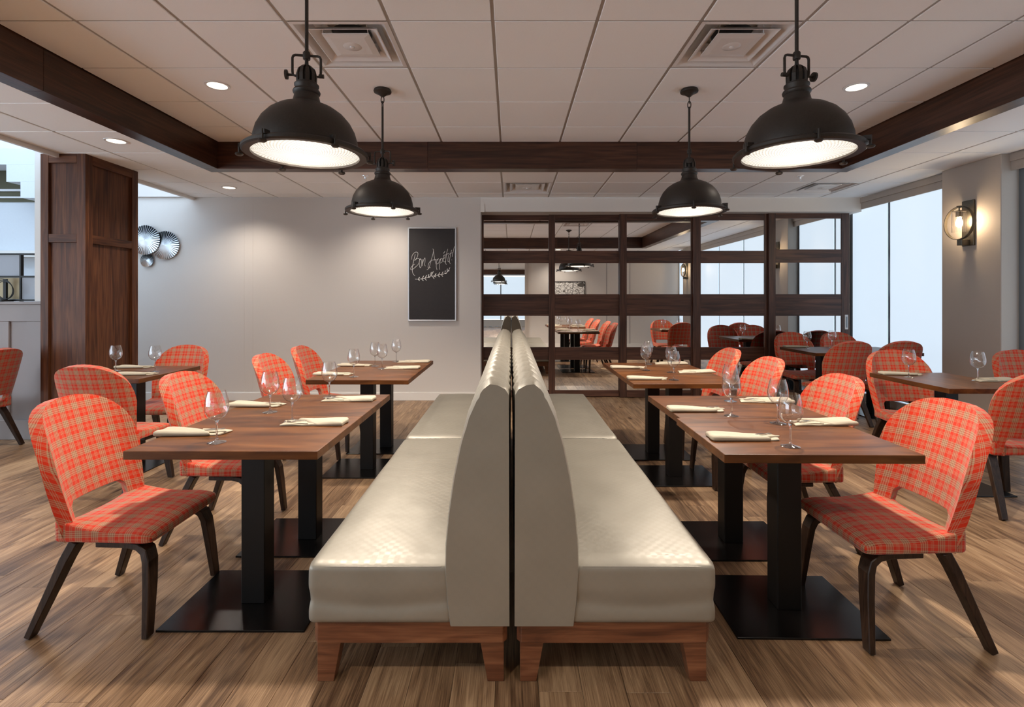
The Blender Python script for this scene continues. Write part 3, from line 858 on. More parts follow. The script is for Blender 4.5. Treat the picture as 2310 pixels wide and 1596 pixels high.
# ------------------------------------------------------------------ chairs (face +x)
def chair_back_mesh():
    NU = 30
    us = [-1 + 2 * i / NU for i in range(NU + 1)]
    UH = 0.60
    ZH = 0.503
    zc, zt, W = 0.670, 0.925, 0.250
    def w(z):
        if z <= zc: return 0.208 + (W - 0.208) * min(1, max(0, (z - 0.385) / (zc - 0.385))) ** 0.8
        q = (z - zc) / (zt - zc)
        return W * (1 - q ** 3.0) ** (1 / 2.5)
    def h(z):
        if z >= ZH: return UH * w(z)
        t = (ZH - z) / 0.022
        return UH * w(ZH) + 0.022 * min(1, t) ** 0.6 - (0.015 * max(0, (0.44 - z) / 0.06))
    lows = [0.380, 0.40, 0.42, 0.44, 0.46, 0.48, 0.492]
    ups = [ZH + (zc - ZH) * k / 5 for k in range(6)] + [zc + (zt - zc) * math.sin(PI / 2 * k / 11) for k in range(1, 11)] + [zt - 0.0012, zt - 0.0003]
    bm = bmesh.new(); ul = bm.loops.layers.uv.new('UVMap')
    uvs = {}
    def put(lat, z, u):
        x = -0.158 - 0.285 * (z - 0.385) + 0.62 * lat * lat + 13.0 * lat ** 4
        k = max(0, (abs(u) - UH) / (1 - UH))
        x += 0.012 * max(0, (0.62 - z) / 0.24) ** 1.6 * k
        v = bm.verts.new((x, lat, z)); uvs[v] = (lat * 1.05, z * 1.04); return v
    rows = []
    for z in lows:
        row = []
        for u in us:
            if abs(u) < UH - 1e-6: row.append(None); continue
            hh, ww = h(z), w(z)
            lat = math.copysign(hh + (abs(u) - UH) / (1 - UH) * (ww - hh), u)
            row.append(put(lat, z, u))
        rows.append(row)
    for z in ups:
        rows.append([put(u * w(z), z, u) for u in us])
    for a, b_ in zip(rows[:-1], rows[1:]):
        for i in range(NU):
            q = (a[i], a[i + 1], b_[i + 1], b_[i])
            if all(v is not None for v in q):
                f = bm.faces.new(q)
                for l in f.loops: l[ul].uv = uvs[l.vert]
    bmesh.ops.recalc_face_normals(bm, faces=bm.faces)
    me = bpy.data.meshes.new('backrest'); bm.to_mesh(me); bm.free()
    me.materials.append(M['plaid']); me.materials.append(M['plaid'])
    o = bpy.data.objects.new('tmp', me); COL.objects.link(o)
    m1 = o.modifiers.new('s', 'SOLIDIFY'); m1.thickness = 0.046; m1.offset = 0; m1.use_even_offset = True; m1.material_offset_rim = 1
    m2 = o.modifiers.new('b', 'BEVEL'); m2.width = 0.019; m2.segments = 4; m2.limit_method = 'ANGLE'; m2.angle_limit = R(50)
    dg = bpy.context.evaluated_depsgraph_get()
    me2 = bpy.data.meshes.new_from_object(o.evaluated_get(dg))
    me2.name = 'backrest'
    bpy.data.objects.remove(o)
    ul2 = me2.uv_layers['UVMap'].data
    def arc(l, n=8):
        return sum(math.sqrt(1 + (1.24 * q + 52 * q ** 3) ** 2) * l / n for q in ((k + 0.5) * l / n for k in range(n)))
    for p in me2.polygons:
        p.use_smooth = True
        rim = p.material_index == 1
        for li in p.loop_indices:
            c = me2.vertices[me2.loops[li].vertex_index].co
            if rim: ul2[li].uv = (c.x + 0.285 * (c.z - 0.385), c.z * 1.04 + (0.25 - abs(c.y)))
            else: ul2[li].uv = (math.copysign(arc(abs(c.y)), c.y), c.z * 1.04)
        p.material_index = 0
    me2.materials.clear(); me2.materials.append(M['plaid'])
    return me2

def chair_seat_mesh():
    def fn(p):
        x, y, z = p
        t = (x + 0.205) / 0.41                     # 0 rear, 1 front
        y *= 0.950 + 0.085 * t
        if t > 0.85: y *= 1 - 0.06 * ((t - 0.85) / 0.15) ** 2.5
        up = 1 if z > 0.026 else 0
        z2 = z
        if up:
            z2 += 0.055 * max(0, 1 - t * 1.8) ** 1.5 * min(1, abs(y) / 0.235) ** 3          # rises into the wings
            z2 += 0.022 * max(0, 1 - (y / 0.24) ** 2) * (0.4 + 0.6 * math.sin(PI * min(1, max(0, t))))
            z2 -= 0.014 * max(0, (t - 0.75) / 0.25) ** 2
        return (x + 0.048, y, z2 + 0.372)
    def uvfn(c, n):
        if abs(n.z) > 0.55: return (c.y, c.x)
        if abs(n.y) > abs(n.x): return (c.y + math.copysign(0.44 - c.z, c.y), c.x)
        return (c.y, c.x + math.copysign(0.44 - c.z, n.x))
    return soft_mesh('seat', 0.41, 0.47, 0.052, 0.018, M['plaid'], cuts=13, fn=fn, uvfn=uvfn)

def make_chair(label):
    t = thing('dining_chair', label, 'chair', group='red plaid dining chairs')
    obj('backrest', chair_back_mesh(), t)
    seat = obj('seat', chair_seat_mesh(), t)
    for s in (-1, 1):
        path = [(0.00, 0.175 * s, 0.358), (0.13, 0.18 * s, 0.358), (0.175, 0.185 * s, 0.352), (0.205, 0.19 * s, 0.332), (0.218, 0.196 * s, 0.295), (0.226, 0.208 * s, 0.20), (0.236, 0.236 * s, 0.004)]
        part('leg', MB().sweep(path, [0.062, 0.062, 0.062, 0.062, 0.061, 0.056, 0.042], [0.022, 0.024, 0.028, 0.03, 0.030, 0.029, 0.025]), M['chairleg'], t, bevel=0.003)
        path = [(-0.085, 0.185 * s, 0.372), (-0.12, 0.195 * s, 0.30), (-0.236, 0.236 * s, 0.004)]
        part('leg', MB().sweep(path, [0.058, 0.055, 0.040], [0.034, 0.034, 0.026]), M['chairleg'], t, bevel=0.003)
    return t
CHAIRS = [
    (-1.700, 2.305, 0, 'plaid chair at the front table, on the chalkboard side'),
    (-1.700, 3.085, 1, 'plaid chair at the second table, on the chalkboard side'),
    (-1.700, 4.130, 0, 'plaid chair at the third table, on the chalkboard side'),
    (-1.700, 4.830, 0, 'plaid chair at the last table along the back wall, on the chalkboard side'),
    (-2.840, 3.700, 90, 'plaid chair seen from behind at the table by the column'),
    (-3.110, 4.640, -92, 'plaid chair facing the camera at the table by the column'),
    (-4.830, 4.590, 180, 'plaid chair turned away beside the grey half wall, cut by the picture edge'),
    (1.615, 2.215, 180, 'plaid chair at the front table, on the window side'),
    (1.640, 2.985, 179, 'plaid chair at the second table, on the window side'),
    (1.690, 3.900, 180, 'plaid chair at the third table, on the window side'),
    (1.690, 4.610, 180, 'plaid chair at the last table before the mirrored doors'),
    (3.270, 3.400, 90, 'plaid chair seen from behind at the table beside the pillar'),
    (3.270, 4.165, -96, 'plaid chair facing the camera at the table beside the pillar'),
    (4.340, 4.150, -95, 'plaid chair in front of the pillar base at the picture edge'),
    (3.590, 5.690, 93, 'plaid chair seen from behind at the table by the mirrored doors'),
    (4.130, 5.690, 92, 'plaid chair seen from behind against the window, before the pillar'),
    (3.740, 6.600, -90, 'plaid chair facing the camera with its back to the mirrored doors'),
    (4.350, 6.600, -90, 'plaid chair facing the camera in the window corner by the mirrored doors'),
]
c0 = None
for (x, y, a, lab) in CHAIRS:
    if c0 is None:
        c0 = make_chair(lab); c0.location = (x, y, 0); c0.rotation_euler = (0, 0, R(a))
    else:
        copy_tree(c0, (x, y, 0), R(a), lab)

# ------------------------------------------------------------------ wine glasses
def on_table(x, y):
    Y = (CAMZ - TH) * F_PX / (y - VPY)
    return ((x - VPX) * Y / F_PX, Y)
def make_glass(label):
    t = thing('wine_glass', label, 'glass', group='empty wine glasses')
    part('foot', MB().lathe([(0.0, 0.0005), (0.036, 0.0005), (0.0365, 0.0018), (0.034, 0.003), (0.018, 0.006), (0.008, 0.010), (0.0048, 0.016), (0.0, 0.0161)], 32), M['bowl'], t, smooth=True)
    part('stem', MB().lathe([(0.0, 0.0162), (0.0047, 0.0163), (0.0038, 0.03), (0.0036, 0.07), (0.0045, 0.085), (0.0085, 0.094), (0.0, 0.0945)], 16), M['glass'], t, smooth=True)
    part('bowl', MB().lathe([(0.004, 0.0946), (0.012, 0.0960), (0.026, 0.103), (0.037, 0.114), (0.044, 0.129), (0.0465, 0.145), (0.0455, 0.165), (0.0415, 0.188), (0.036, 0.208), (0.0335, 0.217)], 40, cap=False), M['bowl'], t, smooth=True, angle=80)
    return t
GLASSES = [
    (489, 999, 'wine glass at the front corner of the front table, chalkboard side'),
    (609, 931, 'wine glass beside the chair side napkin of the second table, chalkboard side'),
    (659, 951, 'wine glass behind the napkin near the banquette, front table, chalkboard side'),
    (743, 897, 'wine glass on the far edge of the second table, chalkboard side'),
    (798, 851, 'wine glass at the front of the third table, chalkboard side'),
    (846, 827, 'wine glass on the chair half of the last table, chalkboard side'),
    (862, 833, 'wine glass between the napkins of the third and last tables, chalkboard side'),
    (894, 817, 'wine glass at the far edge of the last table, chalkboard side'),
    (261, 838, 'wine glass nearest the column on the lone table'),
    (350, 839, 'wine glass next to the napkins on the lone table by the column'),
    (1783, 1008, 'wine glass at the front of the front table, window side'),
    (1755, 956, 'wine glass beside the chair side napkin of the front table, window side'),
    (1650, 939, 'wine glass at the joint of the front and second tables, window side'),
    (1648, 906, 'wine glass beside the chair side napkin of the second table, window side'),
    (1520, 858, 'wine glass at the front of the third table, window side'),
    (1514, 841, 'wine glass in the middle of the third table, window side'),
    (1457, 836, 'wine glass beside the banquette side napkins of the last table, window side'),
    (1462, 823, 'wine glass at the far edge of the last table before the mirrored doors'),
    (2050, 852, 'wine glass standing on the napkin end of the lone table by the pillar'),
    (2206, 860, 'wine glass in front of the taupe pillar on the lone table'),
    (1821, 788, 'wine glass beside the folded napkin on the table by the mirrored doors'),
    (1877, 785, 'wine glass on the window half of the table by the mirrored doors'),
]
g0 = None
for (x, y, lab) in GLASSES:
    X, Y = on_table(x, y)
    if g0 is None:
        g0 = make_glass(lab); g0.location = (X, Y, TH)
    else:
        copy_tree(g0, (X, Y, TH), random.uniform(0, 3), lab)

# ------------------------------------------------------------------ napkins and forks
def make_napkin(label):
    t = thing('napkin', label, 'napkin', group='folded cream napkins')
    def f1(p):
        x, y, z = p
        k = (x + 0.145) / 0.29
        y *= 1 - 0.10 * k
        z *= 1 - 0.25 * k
        z += 0.002 * math.sin(x * 60 + y * 50) * (1 if z > 0.004 else 0)
        return (x + (0.25 * y if x > 0.10 else 0), y, z)
    obj('lower_fold', soft_mesh('lower_fold', 0.29, 0.092, 0.011, 0.0045, M['napkin'], cuts=15, top=0.002, fn=f1), t)
    def f2(p):
        x, y, z = p
        k = (x + 0.09) / 0.18
        y2 = y * (1.04 - 0.03 * k)
        x2 = x + max(0, k) * (-1.0 * y) * 1.25 + 0.004 * math.sin(y * 70)
        z2 = z * (1.0 - 0.22 * k * (0.5 + y / 0.09) + 0.10 * math.sin(x * 26 + y * 60)) + 0.0006
        return (x2 - 0.053, y2, z2)
    obj('wrap_fold', soft_mesh('wrap_fold', 0.19, 0.097, 0.0195, 0.0094, M['napkin'], cuts=15, top=0.004, fn=f2), t)
    def f3(p):
        x, y, z = p
        k = (x + 0.05) / 0.10
        return (x + 0.085 - 0.5 * y, y * (1 - 0.45 * k) + 0.008, z + 0.0085 + 0.002 * math.sin(y * 180))
    obj('tail_fold', soft_mesh('tail_fold', 0.10, 0.070, 0.006, 0.0028, M['napkin'], cuts=9, fn=f3), t)
    return t
def fork_mesh():
    mb = MB()
    mb.sweep([(-0.07, 0, 0.0), (0.0, 0, 0.001), (0.025, 0, 0.003)], [0.008, 0.006, 0.012], 0.002)
    mb.sweep([(0.025, 0, 0.003), (0.045, 0, 0.002)], [0.013, 0.020], 0.002)
    for k in range(4):
        yy = -0.009 + 0.006 * k
        mb.sweep([(0.045, yy, 0.002), (0.065, yy, 0.000), (0.085, yy, 0.003)], 0.0028, 0.0018)
    return mb.mesh('fork', M['steel'])
NAPKINS = [
    # px centre, rotation (deg), open end direction, label, fork
    (436, 979, 2, 'napkin beside the front chair of the front table, chalkboard side', 1),
    (578, 916, 0, 'napkin beside the chair of the second table, chalkboard side', 1),
    (711, 957, 180, 'napkin near the banquette on the front table, chalkboard side', 1),
    (788, 904, 181, 'napkin near the banquette on the second table, chalkboard side', 1),
    (752, 846, 1, 'napkin on the chair half of the third table, chalkboard side', 0),
    (801, 826, 0, 'napkin on the chair half of the last table, chalkboard side', 0),
    (908, 832, 180, 'napkin near the banquette on the third table, chalkboard side', 0),
    (934, 818, 180, 'napkin near the banquette on the last table, chalkboard side', 0),
    (304, 830, 5, 'farther napkin of the lone table by the column', 0),
    (306, 846, 10, 'nearer napkin of the lone table by the column', 0),
    (1677, 990, 0, 'napkin near the banquette on the front table, window side', 1),
    (1855, 957, 182, 'napkin before the front chair of the front table, window side', 1),
    (1570, 927, 0, 'napkin near the banquette on the second table, window side', 1),
    (1727, 907, 176, 'napkin before the chair of the second table, window side', 1),
    (1460, 856, -1, 'napkin near the banquette on the third table, window side', 0),
    (1570, 841, 184, 'napkin before the chair of the third table, window side', 0),
    (1416, 831, 0, 'napkin near the banquette on the last table, window side', 0),
    (1513, 822, 180, 'napkin before the chair of the last table, window side', 0),
    (2032, 846, -8, 'napkin on the far corner of the lone table by the pillar', 0),
    (2243, 860, 184, 'napkin half hidden by the chair on the lone table by the pillar', 0),
    (1796, 784, -4, 'napkin on the table by the mirrored doors', 0),
]
n0 = None; fm = None
for (x, y, a, lab, fk) in NAPKINS:
    X, Y = on_table(x, y)
    if n0 is None:
        n0 = make_napkin(lab); n0.location = (X, Y, TH); n0.rotation_euler = (0, 0, R(a)); nn = n0
    else:
        nn = copy_tree(n0, (X, Y, TH), R(a), lab)
    if fk:
        if fm is None: fm = fork_mesh()
        dx = 0.045
        f = obj('fork', fm, None, (X + dx * math.cos(R(a)), Y + dx * math.sin(R(a)) + 0.002, TH + 0.0145), R(a + 14))
        f.rotation_euler = (0, 0, R(a + 14))
        tag(f, 'steel fork tucked in the ' + lab.split(',')[0].replace('napkin ', 'napkin ') + (', window side' if 'window' in lab else ', chalkboard side'), 'fork', 'forks in napkins')

# ------------------------------------------------------------------ pendants
def make_pendant(label, zc=ZI, cat=True):
    t = thing('pendant_lamp', label, 'lamp', group='dome pendant lamps')       # origin: centre of the lens
    dome = [(0.232, 0.012), (0.2335, 0.03), (0.230, 0.07), (0.219, 0.11), (0.198, 0.15), (0.168, 0.185), (0.130, 0.212), (0.092, 0.229), (0.070, 0.238), (0.061, 0.252), (0.056, 0.272), (0.054, 0.285)]
    inner = [(r - 0.004, z - 0.003) for r, z in reversed(dome)]
    part('dome', MB().lathe(dome + inner, 56, cap=False), M['bronze'], t, smooth=True)
    part('rim', MB().lathe([(0.240, -0.006), (0.272, -0.008), (0.279, -0.002), (0.279, 0.010), (0.270, 0.018), (0.240, 0.020), (0.236, 0.012), (0.240, -0.006)], 64, cap=False), M['bronze'], t, smooth=True)
    # lens: shallow convex disc
    part('lens', MB().lathe([(0.242, 0.004), (0.20, -0.004), (0.14, -0.011), (0.08, -0.015), (0.0001, -0.017)], 56, cap=False), M['lens'], t, smooth=True)
    part('neck', MB().lathe([(0.054, 0.280), (0.060, 0.286), (0.062, 0.294), (0.058, 0.302), (0.050, 0.305), (0.050, 0.314), (0.055, 0.320), (0.055, 0.328), (0.046, 0.334), (0.046, 0.338)], 36), M['bronze'], t, smooth=True)
    cap = part('cap', MB().lathe([(0.032, 0.338), (0.034, 0.38), (0.020, 0.405), (0.010, 0.42), (0.008, 0.435)], 24), M['duct'], t, smooth=True)
    fins = MB()
    for i in range(10):
        a = 2 * PI * i / 10
        pts = [(0.042, 0.337), (0.043, 0.372), (0.036, 0.398), (0.020, 0.413), (0.004, 0.418)]
        fins.sweep([(r * math.cos(a), r * math.sin(a), z) for r, z in pts], [0.017, 0.017, 0.014, 0.010, 0.006], 0.006, (-math.sin(a), math.cos(a), 0))
    part('fin', fins, M['bronze'], cap)
    yk = MB()
    yk.tube([(-0.048, 0, 0.368), (-0.062, 0, 0.372), (-0.064, 0, 0.39), (-0.064, 0, 0.452), (-0.060, 0, 0.462), (-0.050, 0, 0.466), (0.050, 0, 0.466), (0.060, 0, 0.462), (0.064, 0, 0.452), (0.064, 0, 0.39), (0.062, 0, 0.372), (0.048, 0, 0.368)], 0.006, 8)
    yk.lathe([(0.016, 0.448), (0.017, 0.452), (0.017, 0.478), (0.013, 0.484)], 16)
    yoke = part('yoke', yk, M['bronze'], t, smooth=True)
    part('thumbscrew', MB().lathe([(0.006, -0.098), (0.022, -0.096), (0.022, -0.086), (0.006, -0.084), (0.005, -0.060)], 14, (0, 0, 0.372), 'x'), M['bronze'], yoke, smooth=True)
    part('bolt', MB().lathe([(0.010, 0.056), (0.010, 0.078)], 8, (0, 0, 0.372), 'x'), M['bronze'], yoke)
    top = zc - 2.045
    part('rod', MB().tube([(0, 0, 0.43), (0, 0, top - 0.135)], 0.0085, 12), M['bronze'], t, smooth=True)
    for k in range(2):
        zz = top - 0.045 - 0.034 - k * 0.040
        pts = []
        for i in range(20):
            a = 2 * PI * i / 20
            pts.append((0.012 * math.cos(a) * (1 - k), 0.012 * math.cos(a) * k, zz + 0.028 * math.sin(a)))
        part('chain_link', MB().tube(pts, 0.0038, 6, True), M['bronze'], t, smooth=True)
    part('canopy', MB().lathe([(0.012, top - 0.056), (0.020, top - 0.048), (0.032, top - 0.040), (0.040, top - 0.030), (0.066, top - 0.022), (0.068, top - 0.014), (0.062, top + 0.001)], 32), M['bronze'], t, smooth=True)
    for i in range(6):
        a = 2 * PI * (i + 0.12) / 6
        ca, sa = math.cos(a), math.sin(a)
        cl = MB()
        for sg in (-1, 1):
            ox, oy = -sa * 0.008 * sg, ca * 0.008 * sg
            cl.sweep([(0.255 * ca + ox, 0.255 * sa + oy, 0.022), (0.290 * ca + ox, 0.290 * sa + oy, 0.020)], 0.005, 0.018, (-sa, ca, 0))
        cl.lathe([(0.005, -0.012), (0.005, 0.03)], 8, (0.288 * ca, 0.288 * sa, 0))
        clamp = part('clamp', cl, M['bronze'], t)
        part('knob', MB().lathe([(0.006, -0.012), (0.016, -0.014), (0.018, -0.020), (0.012, -0.026)], 14, (0.288 * ca, 0.288 * sa, 0)), M['bronze'], clamp, smooth=True)
    ld = bpy.data.lights.new('lamp_bulb', 'SPOT')
    ld.energy = PENDANT_W; ld.color = WARM2; ld.shadow_soft_size = 0.045
    ld.spot_size = R(146); ld.spot_blend = 0.45
    lo = bpy.data.objects.new('lamp_bulb', ld); COL.objects.link(lo); lo.parent = t; lo.location = (0, 0, 0.075)
    return t
p0 = make_pendant('near pendant lamp over the banquette, on the chalkboard side')
p0.location = (-0.963, 2.42, 2.045); p0.rotation_euler = (0, 0, R(8))
copy_tree(p0, (1.345, 2.42, 2.045), R(190), 'near pendant lamp over the banquette, on the window side')
copy_tree(p0, (-0.996, 3.98, 2.045), R(172), 'far pendant lamp on the chalkboard side')
copy_tree(p0, (1.380, 3.98, 2.045), R(70), 'far pendant lamp on the window side')
for k, yy in enumerate((-4.5, -6.1, -7.7)):
    q = copy_tree(p0, (-0.45, yy, 2.045), R(20 * k), ('first', 'second', 'third')[k] + ' of the three small pendants reflected in the door by the banquette')

# ------------------------------------------------------------------ recessed downlights
def make_down(label):
    t = thing('downlight', label, 'ceiling light', group='recessed downlights')
    part('trim_ring', MB().lathe([(0.068, 0.006), (0.070, -0.004), (0.086, -0.004), (0.088, 0.0), (0.086, 0.006)], 40, cap=False), M['white_metal'], t, smooth=True)
    part('lens', MB().lathe([(0.070, -0.002), (0.03, -0.001), (0.0001, -0.001)], 36, cap=False), M['downlens'], t)
    ld = bpy.data.lights.new('downlight_bulb', 'SPOT')
    ld.energy = DOWN_W; ld.color = WARM2; ld.shadow_soft_size = 0.05; ld.spot_size = R(135); ld.spot_blend = 0.9
    lo = bpy.data.objects.new('downlight_bulb', ld); COL.objects.link(lo); lo.parent = t; lo.location = (0, 0, -0.012)
    return t
DOWN = [
    (-2.23, 3.90, ZI, 'downlight inside the coffer, above the chalkboard side tables'),
    (2.64, 3.93, ZI, 'downlight inside the coffer, above the window side tables'),
    (-3.437, 4.47, ZO, 'downlight in the low ceiling beside the column'),
    (-3.47, 6.32, ZO, 'downlight in the low ceiling by the back wall'),
    (-1.66, 6.32, ZO, 'unseen downlight added to brighten the back wall, behind the far pendant'),  # added lamp, kept out of sight, to lift the back wall
    (-1.0, 0.25, ZO, 'downlight behind the near coffer beam'),
    (1.3, 0.25, ZO, 'downlight behind the near coffer beam, window side'),
    (-3.44, 1.9, ZO, 'downlight in the low ceiling along the left side'),
]
d0 = None
for (x, y, z, lab) in DOWN:
    if d0 is None:
        d0 = make_down(lab); d0.location = (x, y, z - 0.002)
    else: copy_tree(d0, (x, y, z - 0.002), 0, lab)

# ------------------------------------------------------------------ air diffusers and sprinklers
def frus(mb, a, za, b, zb_):
    vs = [(-a, -a, za), (a, -a, za), (a, a, za), (-a, a, za), (-b, -b, zb_), (b, -b, zb_), (b, b, zb_), (-b, b, zb_)]
    mb.add(vs, [(i, (i + 1) % 4, 4 + (i + 1) % 4, 4 + i) for i in range(4)])
def make_diff(label):
    t = thing('air_diffuser', label, 'air vent', group='square ceiling air diffusers')
    mb = MB(); frus(mb, 0.295, 0.0, 0.270, -0.003); frus(mb, 0.270, -0.003, 0.205, 0.075); frus(mb, 0.205, 0.075, 0.125, 0.082)
    part('tray', mb, M['white_metal'], t)
    part('duct', MB().lathe([(0.125, 0.080), (0.118, 0.083), (0.110, 0.0835), (0.0001, 0.0836)], 32, cap=False), M['duct'], t)
    mb = MB(); frus(mb, 0.212, 0.002, 0.206, 0.000); frus(mb, 0.206, 0.0, 0.150, 0.040); frus(mb, 0.150, 0.040, 0.149, 0.046); frus(mb, 0.149, 0.046, 0.212, 0.006)
    part('louver', mb, M['white_metal'], t)
    mb = MB().add([(-0.145, -0.145, 0.004), (0.145, -0.145, 0.004), (0.145, 0.145, 0.004), (-0.145, 0.145, 0.004), (-0.105, -0.105, -0.002), (0.105, -0.105, -0.002), (0.105, 0.105, -0.002), (-0.105, 0.105, -0.002)],
                  [(0, 1, 5, 4), (1, 2, 6, 5), (2, 3, 7, 6), (3, 0, 4, 7), (4, 5, 6, 7)])
    frus(mb, 0.145, 0.004, 0.145, 0.010)
    pl = part('center_plate', mb, M['white_metal'], t)
    part('disc', MB().lathe([(0.058, -0.0015), (0.055, -0.004), (0.016, -0.005), (0.015, -0.010), (0.008, -0.014), (0.0001, -0.0142)], 28, cap=False), M['white_metal'], pl, smooth=True)
    for sx, sy in ((-1, 1), (1, 1), (-1, -1), (1, -1)):
        part('bracket', MB().tube([(sx * 0.14, sy * 0.14, 0.010), (sx * 0.13, sy * 0.16, 0.081)], 0.003, 6), M['chrome'], t)
    return t
DLAB = ['air diffuser in the coffer beside the near pendant, chalkboard side', 'air diffuser in the coffer beside the near pendant, window side',
        'air diffuser in the low ceiling before the mirrored doors', 'air diffuser in the low ceiling by the window corner']
q0 = None
for (x, y, z), lab in zip(DIFF, DLAB):
    loc = (x + TG / 2, y + TG / 2, z + 0.004)
    if q0 is None: q0 = make_diff(lab); q0.location = loc
    else: copy_tree(q0, loc, 0, lab)
def make_spr(label):
    t = thing('sprinkler', label, 'sprinkler', group='ceiling sprinklers')
    part('escutcheon', MB().lathe([(0.036, 0.0), (0.034, -0.006), (0.012, -0.010), (0.010, -0.02), (0.008, -0.035)], 20), M['chrome'], t, smooth=True)
    part('frame_arms', MB().tube([(-0.012, 0, -0.02), (-0.014, 0, -0.04), (0, 0, -0.056), (0.014, 0, -0.04), (0.012, 0, -0.02)], 0.0025, 6), M['chrome'], t)
    part('deflector', MB().lathe([(0.017, -0.056), (0.017, -0.058)], 16), M['chrome'], t)
    return t
s0 = None
for (xx, yy, lab) in ((824, 397, 'sprinkler head in the low ceiling above the far pendant, chalkboard side'), (1806, 397, 'sprinkler head in the low ceiling below the near pendant, window side')):
    Y = (ZO - CAMZ) * F_PX / (VPY - yy)
    loc = ((xx - VPX) * Y / F_PX, Y, ZO)
    if s0 is None: s0 = make_spr(lab); s0.location = loc
    else: copy_tree(s0, loc, 0, lab)

# ------------------------------------------------------------------ wall lamps
def make_sconce(label):
    t = thing('wall_lamp', label, 'lamp', group='pillar wall lamps')      # wall plane x = 0, room toward -x
    part('backplate', MB().box(-0.022, 0, -0.068, 0.068, -0.23, 0.23), M['iron'], t, bevel=0.004)
    part('arm', MB().box(-0.105, -0.02, -0.030, 0.030, -0.225, -0.165), M['iron'], t, bevel=0.003)
    cxr, rr = -0.105, 0.165
    ring = MB(); n = 40
    ring.sweep([(cxr, rr * math.cos(2 * PI * i / n), rr * math.sin(2 * PI * i / n)) for i in range(n + 1)], 0.030, 0.007, (1, 0, 0))
    part('ring', ring, M['iron'], t, smooth=True)
    hd = part('socket', MB().lathe([(0.022, 0.175), (0.022, 0.158), (0.006, 0.155), (0.006, 0.125), (0.060, 0.122), (0.060, 0.116), (0.028, 0.115), (0.028, 0.062), (0.022, 0.060)], 24, (cxr, 0, 0)), M['iron'], t, smooth=True)
    part('glass_shade', MB().lathe([(0.062, 0.115), (0.062, -0.09)], 32, (cxr, 0, 0), cap=False), M['bowl'], t, smooth=True)
    part('bulb', MB().lathe([(0.012, 0.060), (0.016, 0.045), (0.028, 0.015), (0.028, -0.005), (0.018, -0.022), (0.0001, -0.028)], 20, (cxr, 0, 0)), M['bulb'], t, smooth=True)
    return t
w0 = make_sconce('iron ring wall lamp on the taupe pillar between the windows')
w0.location = (4.64, 5.20, 2.137)
copy_tree(w0, (4.64, 0.77, 2.137), 0, 'iron ring wall lamp on the nearer pillar, seen only in the mirrors')

# ------------------------------------------------------------------ chalkboard
bx_, bw_, bh_, bz_ = -1.066, 0.650, 1.262, 1.707
cb = thing('chalkboard', 'framed black chalkboard reading Bon Appétit! above a leafy sprig', 'chalkboard', (bx_, YB, bz_))
part('board', MB().box(-bw_ / 2 + 0.012, bw_ / 2 - 0.012, -0.016, 0.0, -bh_ / 2 + 0.012, bh_ / 2 - 0.012), M['board'], cb)
fm_ = MB(); a, b_ = bw_ / 2, bh_ / 2
for (x0, x1, z0, z1) in ((-a, a, b_ - 0.016, b_), (-a, a, -b_, -b_ + 0.016), (-a, -a + 0.016, -b_ + 0.016, b_ - 0.016), (a - 0.016, a, -b_ + 0.016, b_ - 0.016)):
    fm_.box(x0, x1, -0.028, 0, z0, z1)
part('frame', fm_, M['chrome'], cb, bevel=0.002)
def cbp(p, s=6.653):
    ix, iy = 900 + p[0] / s, 500 + p[1] / s
    Y = YB - 0.017
    return ((ix - VPX) * Y / F_PX - bx_, -0.0172, CAMZ - (iy - VPY) * Y / F_PX - bz_)
def smooth_path(pts, n=6):
    out = []
    P = [pts[0]] + pts + [pts[-1]]
    for i in range(1, len(P) - 2):
        for k in range(n):
            t = k / n
            p = []
            for d in range(2):
                a0, a1, a2, a3 = P[i - 1][d], P[i][d], P[i + 1][d], P[i + 2][d]
                p.append(0.5 * (2 * a1 + (a2 - a0) * t + (2 * a0 - 5 * a1 + 4 * a2 - a3) * t * t + (3 * a1 - a0 - 3 * a2 + a3) * t ** 3))
            out.append(tuple(p))
    out.append(pts[-1]); return out
STROKES = [
    [(190, 572), (196, 520), (222, 478), (258, 459), (284, 474), (280, 520), (255, 565), (232, 590)],
    [(232, 590), (275, 556), (308, 566), (300, 625), (262, 672), (212, 714), (182, 726), (176, 705), (195, 672), (236, 640)],
    [(246, 492), (226, 570), (206, 660), (200, 725), (212, 785), (240, 815)],
    [(322, 556), (306, 600), (308, 668), (322, 696), (336, 660), (340, 600), (328, 560), (318, 575)],
    [(356, 568), (352, 620), (350, 668)], [(352, 640), (368, 585), (390, 545), (392, 600), (386, 650), (398, 670)],
    [(506, 410), (518, 428), (512, 480), (490, 560), (466, 650), (446, 705), (418, 728)],
    [(516, 420), (524, 490), (538, 570), (556, 638)],
    [(474, 690), (440, 700), (438, 660), (462, 605), (500, 580), (560, 574)],
    [(574, 566), (562, 620), (560, 680), (572, 728)], [(566, 596), (590, 560), (604, 580), (596, 622), (566, 640)],
    [(626, 556), (616, 610), (608, 670), (614, 724)], [(618, 588), (640, 550), (654, 568), (646, 608), (620, 626)],
    [(662, 568), (688, 540), (690, 505), (674, 510), (664, 550), (668, 596), (690, 606), (706, 590)], [(668, 480), (690, 448)],
    [(732, 412), (716, 480), (704, 560), (700, 620), (712, 648)], [(694, 505), (724, 488), (752, 484)],
    [(746, 505), (736, 560), (736, 598), (750, 604)], [(748, 470), (751, 468)],
    [(790, 428), (776, 490), (762, 560), (760, 612), (770, 634)], [(752, 496), (780, 478), (806, 468)],
    [(832, 374), (820, 430), (806, 490), (800, 530)], [(790, 578), (794, 576)],
]
let = MB()
for s in STROKES:
    let.tube([cbp(p) for p in smooth_path(s)], 0.0024 if len(s) > 2 else 0.0032, 6)
